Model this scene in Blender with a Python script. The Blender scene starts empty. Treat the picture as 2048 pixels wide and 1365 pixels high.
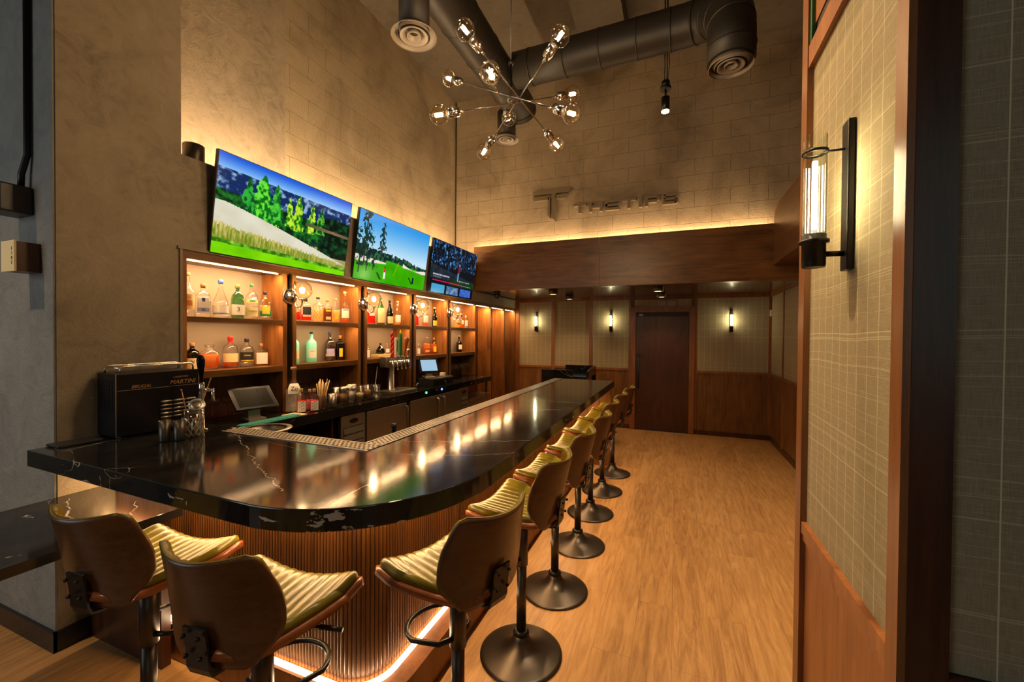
import bpy, bmesh, math, random
import numpy as np
from mathutils import Vector, Matrix
random.seed(7)
PI = math.pi
C = bpy.context.scene.collection
sc = bpy.context.scene
R = math.radians

# ------------------------------------------------------------------ camera, world, exposure, large lights
F_PX, YAW, PITCH, ROLL, EYE = 827.26, 0.3763, -0.0128, 0.0076, 1.6
fw = Vector((-math.sin(YAW)*math.cos(PITCH), math.cos(YAW)*math.cos(PITCH), math.sin(PITCH)))
rt = Vector((math.cos(YAW), math.sin(YAW), 0))
up = rt.cross(fw)
r2 = math.cos(ROLL)*rt + math.sin(ROLL)*up
u2 = -math.sin(ROLL)*rt + math.cos(ROLL)*up
cam = bpy.data.cameras.new('camera'); camo = bpy.data.objects.new('camera', cam); C.objects.link(camo)
camo.matrix_world = Matrix(((r2.x, u2.x, -fw.x, 0), (r2.y, u2.y, -fw.y, 0), (r2.z, u2.z, -fw.z, EYE), (0, 0, 0, 1)))
cam.sensor_width = 36; cam.lens = 36*F_PX/2048; cam.clip_start = 0.02
sc.camera = camo
sc.view_settings.view_transform = 'Standard'; sc.view_settings.look = 'None'
sc.view_settings.gamma = 1; sc.view_settings.use_curve_mapping = False
sc.view_settings.exposure = 1.0
sc.cycles.use_denoising = True
sc.cycles.max_bounces = 8; sc.cycles.transparent_max_bounces = 24
sc.cycles.diffuse_bounces = 4; sc.cycles.glossy_bounces = 4; sc.cycles.transmission_bounces = 6
sc.cycles.caustics_reflective = False; sc.cycles.caustics_refractive = False
sc.cycles.sample_clamp_indirect = 6.0; sc.cycles.sample_clamp_direct = 0
w = bpy.data.worlds.new('world'); sc.world = w; w.use_nodes = True
w.node_tree.nodes['Background'].inputs[0].default_value = (0.10, 0.13, 0.16, 1)
w.node_tree.nodes['Background'].inputs[1].default_value = 0.05

WARM = (1.0, 0.70, 0.40); AMBER = (1.0, 0.60, 0.28); COOLW = (1.0, 0.90, 0.62)
def light(name, kind, loc, power, col, size=0.05, rot=(0, 0, 0), sizey=None, spot=None, blend=0.5, parent=None):
    l = bpy.data.lights.new(name, kind); l.energy = power; l.color = col
    if kind == 'AREA':
        l.shape = 'RECTANGLE'; l.size = size; l.size_y = sizey or size
    elif kind == 'SPOT':
        l.spot_size = R(spot); l.spot_blend = blend; l.shadow_soft_size = size
    else: l.shadow_soft_size = size
    o = bpy.data.objects.new(name, l); C.objects.link(o); o.location = loc; o.rotation_euler = rot
    if parent: o.parent = parent
    return o
def aim(o, tgt):
    o.rotation_euler = (Vector(tgt)-o.location).to_track_quat('-Z', 'Y').to_euler()
# added spots out of view, put in to brighten the floor
for (x, y, z, tx, ty, tz, p, a) in ((0.05, 1.7, 4.2, -0.1, 2.2, 0, 150, 74), (0.15, 3.0, 4.2, 0.3, 3.9, 0, 150, 74), (-3.3, -0.2, 4.2, -3.2, 0.7, 0, 110, 50), (-1.2, -0.9, 4.2, -2.1, 0.6, 0, 60, 46)):
    aim(light('floor_fill_spot', 'SPOT', (x, y, z), p, (1.0, 0.72, 0.42), 0.04, spot=a, blend=0.9), (tx, ty, tz))
aim(light('partition_fill_spot', 'SPOT', (-1.5, 1.5, 4.2), 130, (1.0, 0.76, 0.46), 0.05, spot=60, blend=0.9), (0.45, 1.3, 1.2))  # added unseen spot that brightens the right partition
# added dim cool fill lights behind the camera, no window modelled
aim(light('cool_fill_left', 'AREA', (-4.2, -2.6, 2.2), 22, (0.80, 0.92, 1.0), 2.6, sizey=2.2), (-2.6, 1.2, 1.6))
aim(light('cool_fill_right', 'AREA', (2.6, -2.8, 2.3), 5, (0.75, 1.0, 0.92), 1.6, sizey=2.2), (1.4, 1.0, 1.5))  # added cool-green fill that lifts the dark front wallcover

# ------------------------------------------------------------------ materials
def srgb(r, g, b):
    f = lambda c: (c/255/12.92) if c/255 <= 0.04045 else ((c/255+0.055)/1.055)**2.4
    return (f(r), f(g), f(b), 1)
class N:
    def __init__(s, name):
        s.m = bpy.data.materials.new(name); s.m.use_nodes = True; s.t = s.m.node_tree; s.n = s.t.nodes; s.n.clear()
        s.out = s.n.new('ShaderNodeOutputMaterial')
    def a(s, kind, ins=None, **kw):
        nd = s.n.new(kind)
        for k, v in kw.items(): setattr(nd, k, v)
        for k, v in (ins or {}).items():
            if hasattr(v, 'is_linked') or isinstance(v, bpy.types.NodeSocket): s.t.links.new(v, nd.inputs[k])
            else: nd.inputs[k].default_value = v
        return nd
    def bsdf(s, base, rough=0.5, metal=0.0, bump=None, coat=0.0, spec=0.5, coat_rough=0.05, alpha=None):
        p = s.a('ShaderNodeBsdfPrincipled', {'Base Color': base, 'Roughness': rough, 'Metallic': metal, 'Coat Weight': coat,
                'Coat Roughness': coat_rough, 'Specular IOR Level': spec})
        if bump is not None: s.t.links.new(bump, p.inputs['Normal'])
        s.t.links.new(p.outputs[0], s.out.inputs[0]); return p
    def coord(s, axes='xyz', scale=(1, 1, 1)):
        tc = s.a('ShaderNodeTexCoord'); v = tc.outputs['Object']
        if axes != 'xyz':
            sp = s.a('ShaderNodeSeparateXYZ', {0: v}); cb = s.a('ShaderNodeCombineXYZ')
            for i, c in enumerate(axes):
                if c in 'xyz': s.t.links.new(sp.outputs['xyz'.index(c)], cb.inputs[i])
            v = cb.outputs[0]
        return s.a('ShaderNodeVectorMath', {0: v, 1: scale}, operation='MULTIPLY').outputs[0]
    def ramp(s, fac, stops):
        r = s.a('ShaderNodeValToRGB', {0: fac}); e = r.color_ramp.elements
        while len(e) < len(stops): e.new(0.5)
        for i, (p, c) in enumerate(stops): e[i].position = p; e[i].color = c
        return r.outputs[0]
    def math(s, op, a, b=0.0, c=None):
        ins = {0: a, 1: b}
        if c is not None: ins[2] = c
        return s.a('ShaderNodeMath', ins, operation=op).outputs[0]
    def noise(s, v, scale, detail=4, rough=0.6, dist=0):
        return s.a('ShaderNodeTexNoise', {'Vector': v, 'Scale': scale, 'Detail': detail, 'Roughness': rough, 'Distortion': dist}).outputs[0]
    def mix(s, f, a, b):
        m = s.a('ShaderNodeMix', data_type='RGBA')
        for idx, v in ((0, f), (6, a), (7, b)):
            if isinstance(v, bpy.types.NodeSocket): s.t.links.new(v, m.inputs[idx])
            else: m.inputs[idx].default_value = v
        return m.outputs[2]
    def bump(s, h, strength=0.3, dist=0.01):
        return s.a('ShaderNodeBump', {'Height': h, 'Strength': strength, 'Distance': dist}).outputs[0]

def simple(name, col, rough=0.5, metal=0.0, coat=0.0, spec=0.5):
    n = N(name); v = n.coord(); nz = n.noise(v, 35, 2)
    r = n.math('MULTIPLY_ADD', nz, 0.12, rough-0.06)
    n.bsdf(col, r, metal, None, coat, spec); return n.m
def emit(name, col, strength):
    n = N(name); e = n.a('ShaderNodeEmission', {0: col if len(col) == 4 else (*col, 1), 1: strength}); n.t.links.new(e.outputs[0], n.out.inputs[0]); return n.m
def plaster(name, base, dark, scale=1.0):
    n = N(name); v = n.coord()
    a = n.noise(v, 1.6*scale, 6, 0.62, 0.8); b = n.noise(v, 7*scale, 5, 0.65, 1.5); c = n.noise(v, 90, 2)
    f = n.math('ADD', n.math('MULTIPLY', a, 0.5), n.math('MULTIPLY', b, 0.5))
    col = n.ramp(f, [(0.34, tuple((p_+q_)/2 for p_, q_ in zip(dark, base))), (0.5, base), (0.66, tuple(min(1, x*1.18) for x in base[:3])+(1,))])
    h = n.math('ADD', n.math('MULTIPLY', b, 0.6), n.math('MULTIPLY', c, 0.25))
    n.bsdf(col, 0.75, 0, n.bump(h, 0.6, 0.014), spec=0.3); return n.m
def block(name, axes, base, dark, off=(0, 0, 0)):
    n = N(name); v = n.coord(axes); v = n.a('ShaderNodeVectorMath', {0: v, 1: off}, operation='ADD').outputs[0]
    wob = n.noise(v, 3.0, 2); wv = n.a('ShaderNodeVectorMath', {0: v, 1: n.a('ShaderNodeCombineXYZ', {1: n.math('MULTIPLY', wob, 0.022)}).outputs[0]}, operation='ADD').outputs[0]
    br = n.a('ShaderNodeTexBrick', {'Vector': wv, 'Scale': 1.0, 'Mortar Size': 0.004, 'Mortar Smooth': 0.35, 'Brick Width': 0.41, 'Row Height': 0.205, 'Bias': 0.0,
                'Color1': (0.3, 0.3, 0.3, 1), 'Color2': (0.7, 0.7, 0.7, 1), 'Mortar': (0.5, 0.5, 0.5, 1)})
    a = n.noise(v, 1.3, 6, 0.62, 0.8); g = n.noise(v, 75, 3, 0.8); pit = n.noise(v, 7, 4, 0.7, 0.5)
    f = n.math('ADD', n.math('MULTIPLY', a, 0.9), n.math('MULTIPLY', br.outputs[0], 0.06))
    col = n.ramp(f, [(0.30, dark), (0.52, base), (0.74, tuple(min(1, x*1.15) for x in base[:3])+(1,))])
    part = n.math('MULTIPLY', br.outputs['Fac'], n.math('MULTIPLY_ADD', pit, 1.6, -0.3))
    col = n.mix(n.math('MULTIPLY', part, 0.6), col, tuple(x*0.42 for x in dark[:3])+(1,))
    h = n.math('SUBTRACT', n.math('ADD', n.math('MULTIPLY', g, 0.5), n.math('MULTIPLY', pit, 0.5)), n.math('MULTIPLY', part, 0.9))
    n.bsdf(col, 0.8, 0, n.bump(h, 0.8, 0.014), spec=0.25); return n.m
def wood(name, c1, c2, grain='z', rough=0.38, coat=0.25, flute=None, knots=True):
    n = N(name); s = {'x': (0.9, 14, 14), 'y': (14, 0.9, 14), 'z': (14, 14, 0.9)}[grain]
    v = n.coord('xyz', s); big = n.coord('xyz', tuple(x*0.16 if x > 2 else x*0.6 for x in s))
    a = n.noise(v, 1.6, 8, 0.68, 1.2); b = n.noise(big, 2.0, 3, 0.5, 2.0); fine = n.noise(n.coord('xyz', tuple(x*7 for x in s)), 2.2, 4, 0.75)
    f = n.math('ADD', n.math('ADD', n.math('MULTIPLY', a, 0.42), n.math('MULTIPLY', b, 0.38)), n.math('MULTIPLY', fine, 0.2))
    col = n.ramp(f, [(0.36, c1), (0.5, tuple((x+y)/2 for x, y in zip(c1, c2))), (0.66, c2)])
    n.bsdf(col, rough, 0, n.bump(fine, 0.12, 0.003), coat*0.5, 0.35, 0.22); return n.m
VEINS = [((-2.24, 1.55, 1.05), (-1.60, 1.20, 1.05), 0.0032), ((-1.60, 1.20, 1.05), (-1.27, 1.05, 1.05), 0.003), ((-1.04, 0.98, 1.05), (-1.04, 1.24, 1.05), 0.003),
         ((-2.62, 1.0, 1.05), (-2.66, 1.26, 1.05), 0.0022), ((-1.33, 1.75, 1.05), (-0.70, 2.05, 1.05), 0.0024), ((-1.34, 2.6, 1.05), (-0.70, 3.1, 1.05), 0.0024), ((-1.34, 3.4, 1.05), (-0.70, 3.35, 1.05), 0.003),
         ((-1.1, 4.2, 1.05), (-0.75, 4.35, 1.05), 0.0025), ((-2.17, 0.93, 1.05), (-2.15, 0.93, 0.97), 0.005), ((-1.6, 0.92, 1.05), (-1.59, 0.92, 0.97), 0.005), ((-0.70, 1.9, 1.05), (-0.70, 1.9, 0.97), 0.004),
         ((-2.80, 1.10, 0.775), (-2.52, 0.98, 0.775), 0.005), ((-2.52, 0.98, 0.775), (-2.30, 0.95, 0.775), 0.004), ((-2.45, 1.20, 0.775), (-2.28, 1.1, 0.775), 0.003)]
def marble():
    n = N('black_veined_marble'); v = n.coord()
    d = n.noise(v, 1.3, 6, 0.55)
    vv = n.a('ShaderNodeVectorMath', {0: v, 1: n.a('ShaderNodeCombineXYZ', {0: n.math('MULTIPLY', d, 0.35), 1: n.math('MULTIPLY', d, -0.45), 2: n.math('MULTIPLY', d, 0.2)}).outputs[0]}, operation='ADD').outputs[0]
    vo = n.a('ShaderNodeTexVoronoi', {'Vector': n.a('ShaderNodeMapping', {'Vector': vv, 'Location': (0.3, 0.55, 0), 'Rotation': (0.2, 0.1, 0.55), 'Scale': (0.9, 1.7, 1.4)}).outputs[0], 'Scale': 0.8}, feature='DISTANCE_TO_EDGE').outputs['Distance']
    m = n.noise(v, 2.3, 3, 0.5); wdt = n.math('MULTIPLY', n.math('MAXIMUM', n.math('SUBTRACT', m, 0.50), 0.0), 0.012)
    vein = n.a('ShaderNodeMath', {0: vo, 1: n.math('ADD', wdt, -0.0004)}, operation='LESS_THAN').outputs[0]
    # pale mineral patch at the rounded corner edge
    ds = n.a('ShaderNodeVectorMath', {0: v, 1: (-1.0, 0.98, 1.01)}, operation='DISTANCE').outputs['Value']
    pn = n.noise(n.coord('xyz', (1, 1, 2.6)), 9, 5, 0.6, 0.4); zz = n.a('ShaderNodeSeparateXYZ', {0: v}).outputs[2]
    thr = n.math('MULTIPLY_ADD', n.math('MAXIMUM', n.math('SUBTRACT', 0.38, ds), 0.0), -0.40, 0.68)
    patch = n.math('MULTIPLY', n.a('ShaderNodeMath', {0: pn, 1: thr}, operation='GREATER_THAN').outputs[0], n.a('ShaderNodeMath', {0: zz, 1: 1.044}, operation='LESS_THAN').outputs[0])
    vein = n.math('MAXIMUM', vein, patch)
    nf = n.a('ShaderNodeTexNoise', {'Vector': v, 'Scale': 9.0, 'Detail': 5.0, 'Roughness': 0.6}).outputs['Color']
    vd = n.a('ShaderNodeVectorMath', {0: v, 1: n.a('ShaderNodeVectorMath', {0: n.a('ShaderNodeVectorMath', {0: nf, 1: (0.5, 0.5, 0.5)}, operation='SUBTRACT').outputs[0], 1: (0.09, 0.09, 0.0)}, operation='MULTIPLY').outputs[0]}, operation='ADD').outputs[0]
    gap = n.math('MULTIPLY_ADD', n.noise(v, 6.0, 3), 2.2, -0.55)
    for (ax, ay, az), (bx, by, bz), wv in VEINS:
        A = Vector((ax, ay, az)); D = Vector((bx, by, bz))-A; L2 = D.dot(D)
        pa = n.a('ShaderNodeVectorMath', {0: vd, 1: tuple(A)}, operation='SUBTRACT').outputs[0]
        tt_ = n.a('ShaderNodeClamp', {0: n.math('DIVIDE', n.a('ShaderNodeVectorMath', {0: pa, 1: tuple(D)}, operation='DOT_PRODUCT').outputs['Value'], L2)}).outputs[0]
        q_ = n.a('ShaderNodeVectorMath', {0: tuple(D), 'Scale': tt_}, operation='SCALE').outputs[0]
        dd_ = n.a('ShaderNodeVectorMath', {0: pa, 1: q_}, operation='DISTANCE').outputs['Value']
        vein = n.math('MAXIMUM', vein, n.a('ShaderNodeMath', {0: dd_, 1: n.math('MULTIPLY', gap, wv)}, operation='LESS_THAN').outputs[0])
    f2 = n.noise(v, 5, 5, 0.6, 1.0)
    base = n.ramp(f2, [(0.4, (0.006, 0.006, 0.0065, 1)), (0.75, (0.018, 0.016, 0.014, 1))])
    col = n.mix(n.math('MULTIPLY', vein, 0.8), base, (0.42, 0.38, 0.32, 1))
    n.bsdf(col, 0.10, 0, None, 0.0, 0.5); return n.m
def floor_mat():
    n = N('honey_oak_plank'); v = n.coord('yxz')
    br = n.a('ShaderNodeTexBrick', {'Vector': v, 'Scale': 1.0, 'Mortar Size': 0.0012, 'Mortar Smooth': 0.1, 'Brick Width': 1.3, 'Row Height': 0.19,
            'Color1': (0.2, 0.2, 0.2, 1), 'Color2': (0.8, 0.8, 0.8, 1), 'Mortar': (0, 0, 0, 1)}); br.offset = 0.37
    gv = n.coord('xyz', (16, 1.6, 1)); sh = n.a('ShaderNodeVectorMath', {0: gv, 1: n.a('ShaderNodeCombineXYZ', {0: n.math('MULTIPLY', br.outputs[0], 7.0), 1: n.math('MULTIPLY', br.outputs[0], 3.0)}).outputs[0]}, operation='ADD').outputs[0]
    g = n.noise(sh, 1.3, 8, 0.65, 1.5); fine = n.noise(sh, 6, 5, 0.7)
    f = n.math('ADD', n.math('ADD', n.math('MULTIPLY', g, 0.62), n.math('MULTIPLY', fine, 0.2)), n.math('MULTIPLY', br.outputs[0], 0.12))
    col = n.ramp(f, [(0.3, srgb(128, 88, 50)), (0.5, srgb(172, 128, 78)), (0.7, srgb(196, 152, 100))])
    col = n.mix(n.math('MULTIPLY', br.outputs['Fac'], 0.22), col, srgb(90, 60, 35))
    n.bsdf(col, 0.42, 0, n.bump(fine, 0.1, 0.002), 0.08, 0.35, 0.3); return n.m
def fabric(name, axes, base=(150, 132, 100), vp=0.056):
    n = N(name); v = n.coord(axes); sp = n.a('ShaderNodeSeparateXYZ', {0: v}); X, Z = sp.outputs[0], sp.outputs[1]
    wob = n.noise(n.a('ShaderNodeCombineXYZ', {0: n.math('MULTIPLY', X, 6.0), 1: n.math('MULTIPLY', Z, 0.5)}).outputs[0], 1.0, 2)
    X2 = n.math('ADD', X, n.math('MULTIPLY', wob, 0.006))
    wob2 = n.noise(n.a('ShaderNodeCombineXYZ', {0: n.math('MULTIPLY', X, 2.0), 1: n.math('MULTIPLY', Z, 4.0)}).outputs[0], 1.0, 2)
    Z2 = n.math('ADD', Z, n.math('MULTIPLY', wob2, 0.03))
    def lines(c, per, off, wd):
        t = n.math('FRACT', n.math('MULTIPLY_ADD', c, 1/per, off)); return n.a('ShaderNodeMath', {0: t, 1: wd/per}, operation='LESS_THAN').outputs[0]
    L = lines(X2, vp, 0.1, vp*0.026)
    for per, off, wd in ((0.137, 0.2, 0.0012), (0.211, 0.66, 0.002), (0.33, 0.07, 0.003), (0.087, 0.4, 0.0009), (0.173, 0.9, 0.0012), (0.241, 0.31, 0.0022), (0.061, 0.55, 0.0007)):
        L = n.math('MAXIMUM', L, n.math('MULTIPLY', lines(Z2, per, off, wd), 0.42))
    wx = n.noise(n.a('ShaderNodeCombineXYZ', {0: n.math('MULTIPLY', X, 700.0), 1: n.math('MULTIPLY', Z, 25.0)}).outputs[0], 1.0, 2, 0.7)
    wz = n.noise(n.a('ShaderNodeCombineXYZ', {0: n.math('MULTIPLY', X, 25.0), 1: n.math('MULTIPLY', Z, 700.0)}).outputs[0], 1.0, 2, 0.7)
    wv = n.math('ADD', n.math('MULTIPLY', wx, 0.5), n.math('MULTIPLY', wz, 0.5))
    b = srgb(*base); col = n.ramp(wv, [(0.35, tuple(x*0.66 for x in b[:3])+(1,)), (0.65, tuple(x*1.15 for x in b[:3])+(1,))])
    col = n.mix(n.math('MULTIPLY', L, 0.75), col, srgb(226, 212, 172))
    h = n.math('ADD', L, n.math('MULTIPLY', wv, 0.6))
    n.bsdf(col, 0.85, 0, n.bump(h, 0.5, 0.002), spec=0.15); return n.m
def leather():
    n = N('olive_leather'); v = n.coord(); a = n.noise(v, 9, 4); b = n.noise(v, 260, 3, 0.7)
    col = n.ramp(a, [(0.35, srgb(98, 88, 14)), (0.65, srgb(130, 116, 24))])
    n.bsdf(col, 0.31, 0, n.bump(b, 0.22, 0.002), 0.08, 0.5, 0.2); return n.m
def tglass(name, tint=(1, 1, 1), gl=0.10, rough=0.02):
    """thin clear glass: mostly see-through, Fresnel reflection"""
    n = N(name); lf = n.a('ShaderNodeLayerWeight', {0: 0.5}); ec = n.mix(n.math('POWER', lf.outputs['Facing'], 3.0), (*tint, 1), (*[x*0.30 for x in tint], 1))
    tr = n.a('ShaderNodeBsdfTransparent', {0: ec}); g = n.a('ShaderNodeBsdfGlossy', {0: (1, 1, 1, 1), 'Roughness': rough})
    lw = n.a('ShaderNodeLayerWeight', {0: 0.45}); f = n.math('MULTIPLY_ADD', n.math('POWER', lw.outputs['Facing'], 2.2), 0.6, gl*0.5)
    mx = n.a('ShaderNodeMixShader', {0: f}); n.t.links.new(tr.outputs[0], mx.inputs[1]); n.t.links.new(g.outputs[0], mx.inputs[2])
    n.t.links.new(mx.outputs[0], n.out.inputs[0]); return n.m
def liquid(name, tint, dens=0.35):
    n = N(name); tr = n.a('ShaderNodeBsdfTransparent', {0: (*[x**0.5 for x in tint], 1)}); d = n.a('ShaderNodeBsdfDiffuse', {0: (*tint, 1)})
    t2 = n.a('ShaderNodeBsdfTranslucent', {0: (*tint, 1)}); ad = n.a('ShaderNodeAddShader'); n.t.links.new(d.outputs[0], ad.inputs[0]); n.t.links.new(t2.outputs[0], ad.inputs[1])
    g = n.a('ShaderNodeBsdfGlossy', {0: (1, 1, 1, 1), 'Roughness': 0.05}); mx = n.a('ShaderNodeMixShader', {0: dens})
    n.t.links.new(tr.outputs[0], mx.inputs[1]); n.t.links.new(ad.outputs[0], mx.inputs[2])
    m2 = n.a('ShaderNodeMixShader', {0: 0.05}); n.t.links.new(mx.outputs[0], m2.inputs[1]); n.t.links.new(g.outputs[0], m2.inputs[2])
    n.t.links.new(m2.outputs[0], n.out.inputs[0]); return n.m

WAL1, WAL2 = srgb(70, 42, 18), srgb(134, 90, 45)
M = dict(
 plaster=plaster('troweled_concrete_plaster', srgb(148, 134, 114), srgb(84, 74, 60), 1.25),
 plasterdk=plaster('grey_concrete_plaster', srgb(132, 128, 120), srgb(98, 96, 92)),
 blockx=block('painted_block_along_x', 'xz0', srgb(150, 133, 108), srgb(116, 101, 80)),
 blocky=block('painted_block_along_y', 'yz0', srgb(158, 141, 114), srgb(124, 109, 86), (0.1, 0.05, 0)),
 deck=plaster('ceiling_deck', srgb(86, 76, 62), srgb(60, 52, 42)),
 woodz=wood('walnut_vertical', WAL1, WAL2, 'z'), woodx=wood('walnut_along_x', WAL1, WAL2, 'x'), woody=wood('walnut_along_y', WAL1, WAL2, 'y'),
 woodm=wood('walnut_rail', srgb(100, 58, 28), srgb(150, 94, 50), 'z'), wooddk=wood('dark_walnut', srgb(48, 25, 14), srgb(84, 46, 26), 'z'),
 woodlt=wood('panel_walnut', srgb(110, 62, 30), srgb(168, 106, 58), 'z'),
 woodbaylit=wood('lit_bay_walnut', srgb(98, 56, 24), srgb(172, 112, 56), 'z'), flute=wood('fluted_walnut', srgb(78, 46, 19), srgb(142, 90, 42), 'z', 0.35),  # bay walnut is lightened, strip light on the bay sides put into its colour
 ply=wood('bent_plywood', srgb(62, 38, 20), srgb(96, 62, 34), 'x', 0.32, 0.4), plyseat=wood('seat_plywood', srgb(104, 54, 26), srgb(150, 84, 44), 'x', 0.3, 0.4), plyedge=simple('plywood_edge', srgb(150, 78, 38), 0.35, coat=0.3),
 soffit=wood('lacquered_soffit', srgb(60, 40, 22), srgb(98, 66, 38), 'x', 0.16, 0.6),
 marble=marble(), floor=floor_mat(), fabx=fabric('woven_wallcover_x', 'xz0', (156, 143, 115), 0.09), faby=fabric('woven_wallcover_y', 'yz0', (158, 140, 106)),
 leather=leather(), blk=simple('satin_black_metal', (0.018, 0.016, 0.014, 1), 0.34, 0.6), blkp=simple('black_plastic', (0.012, 0.012, 0.013, 1), 0.38),
 bronze=simple('dark_bronze_metal', (0.075, 0.06, 0.048, 1), 0.36, 0.85), duct=simple('dark_painted_duct', (0.022, 0.018, 0.014, 1), 0.5, 0.2),
 diff=simple('taupe_diffuser_paint', (0.22, 0.18, 0.14, 1), 0.45), chrome=simple('polished_chrome', (0.72, 0.68, 0.62, 1), 0.12, 1.0),
 steel=simple('brushed_steel', (0.44, 0.41, 0.36, 1), 0.3, 1.0), steeldk=simple('fridge_steel', (0.40, 0.36, 0.30, 1), 0.34, 0.92),
 black=simple('matte_black', (0.008, 0.008, 0.008, 1), 0.6), base=simple('black_baseboard_paint', (0.012, 0.012, 0.014, 1), 0.35),
 glass=tglass('clear_glass'), bulbglass=tglass('bulb_glass', (1, 0.93, 0.80), 0.16, 0.04), ribglass=tglass('ribbed_glass', (0.97, 1, 0.95), 0.10, 0.03),
 green=tglass('green_bottle_glass', (0.35, 0.62, 0.38), 0.1), dkgreen=tglass('dark_green_glass', (0.08, 0.12, 0.05), 0.1), cyan=liquid('frosted_cyan_glass', (0.30, 0.68, 0.62), 0.75),
 darkglass=tglass('dark_bottle_glass', (0.10, 0.07, 0.04), 0.12), smoke=tglass('smoked_glass', (0.55, 0.5, 0.45), 0.2),
 cream=simple('cream_paper', srgb(232, 206, 150), 0.6), white=simple('white_paper', srgb(236, 228, 216), 0.55), navy=simple('navy_ink', srgb(50, 60, 120), 0.5),
 blue=simple('blue_print', srgb(70, 110, 200), 0.5), red=simple('red_plastic', srgb(190, 30, 26), 0.35), greenp=simple('green_plastic', srgb(40, 130, 70), 0.4),
 yellow=simple('yellow_print', srgb(240, 200, 50), 0.5), orange=simple('orange_print', srgb(225, 120, 50), 0.5), ink=simple('black_ink', (0.02, 0.02, 0.02, 1), 0.5),
 cork=simple('cork', srgb(176, 130, 84), 0.8), purple=simple('lilac_print', srgb(170, 160, 210), 0.5), copper=simple('copper_metal', (0.75, 0.32, 0.16, 1), 0.2, 1.0),
 grey=simple('grey_plastic', (0.30, 0.26, 0.21, 1), 0.45), teal=simple('teal_rubber', srgb(70, 160, 150), 0.45), taupe=simple('taupe_lip', srgb(140, 122, 98), 0.6),
 l_amber=liquid('amber_spirit', (0.75, 0.22, 0.04), 0.4), l_gold=liquid('gold_spirit', (0.95, 0.62, 0.22), 0.22), l_red=liquid('red_liqueur', (0.65, 0.03, 0.02), 0.5),
 l_clear=liquid('clear_spirit', (0.95, 0.93, 0.88), 0.08), l_dark=liquid('dark_rum', (0.22, 0.06, 0.02), 0.6), l_orange=liquid('orange_liqueur', (0.95, 0.42, 0.14), 0.5),
 fil=emit('glowing_filament', (1.0, 0.66, 0.34), 45), tube=emit('glowing_tube', (1.0, 0.86, 0.52), 72), globe=emit('glowing_globe_bulb', (1.0, 0.70, 0.40), 120), led=emit('warm_led_strip', (1.0, 0.62, 0.26), 26),
 ledb=emit('base_led_strip', (1.0, 0.72, 0.42), 17), ledd=emit('downlight_glow', (1.0, 0.52, 0.18), 4), ledw=emit('downlight_led', (1.0, 0.6, 0.25), 30), ledsh=emit('shelf_led_strip', (1.0, 0.62, 0.28), 9), ledtop=emit('counter_led_strip', (1.0, 0.62, 0.28), 150),
 tabscr=emit('tablet_glow', (0.36, 0.55, 0.72), 0.5), gled=emit('green_indicator', (0.05, 1, 0.2), 3), bled=emit('blue_indicator', (0.08, 0.15, 1), 4),
 exitglow=simple('green_glow_paint', srgb(20, 80, 30), 0.5), letter=simple('brushed_letter_metal', srgb(122, 106, 82), 0.42, 0.4), bay=simple('bay_back_paint', srgb(142, 126, 108), 0.6), scr=simple('dark_glass_screen', (0.003, 0.003, 0.003, 1), 0.3, spec=0.08), chill=simple('chiller_black', (0.004, 0.004, 0.007, 1), 0.3, spec=0.3),
)
def vcol(name, strength):
    n = N(name); a = n.a('ShaderNodeVertexColor', layer_name='Col'); e = n.a('ShaderNodeEmission', {0: a.outputs[0], 1: strength})
    g = n.a('ShaderNodeBsdfGlossy', {0: (1, 1, 1, 1), 'Roughness': 0.12}); g2 = n.a('ShaderNodeMixShader', {0: 0.06})
    n.t.links.new(e.outputs[0], g2.inputs[1]); n.t.links.new(g.outputs[0], g2.inputs[2]); n.t.links.new(g2.outputs[0], n.out.inputs[0]); return n.m
M['crystal'] = tglass('crystal_wall', (0.9, 0.88, 0.82), 0.5, 0.05); M['crystal_edge'] = simple('crystal_edge', srgb(190, 176, 150), 0.15, 0.3)
M['tv'] = vcol('tv_picture', 0.52)

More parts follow.
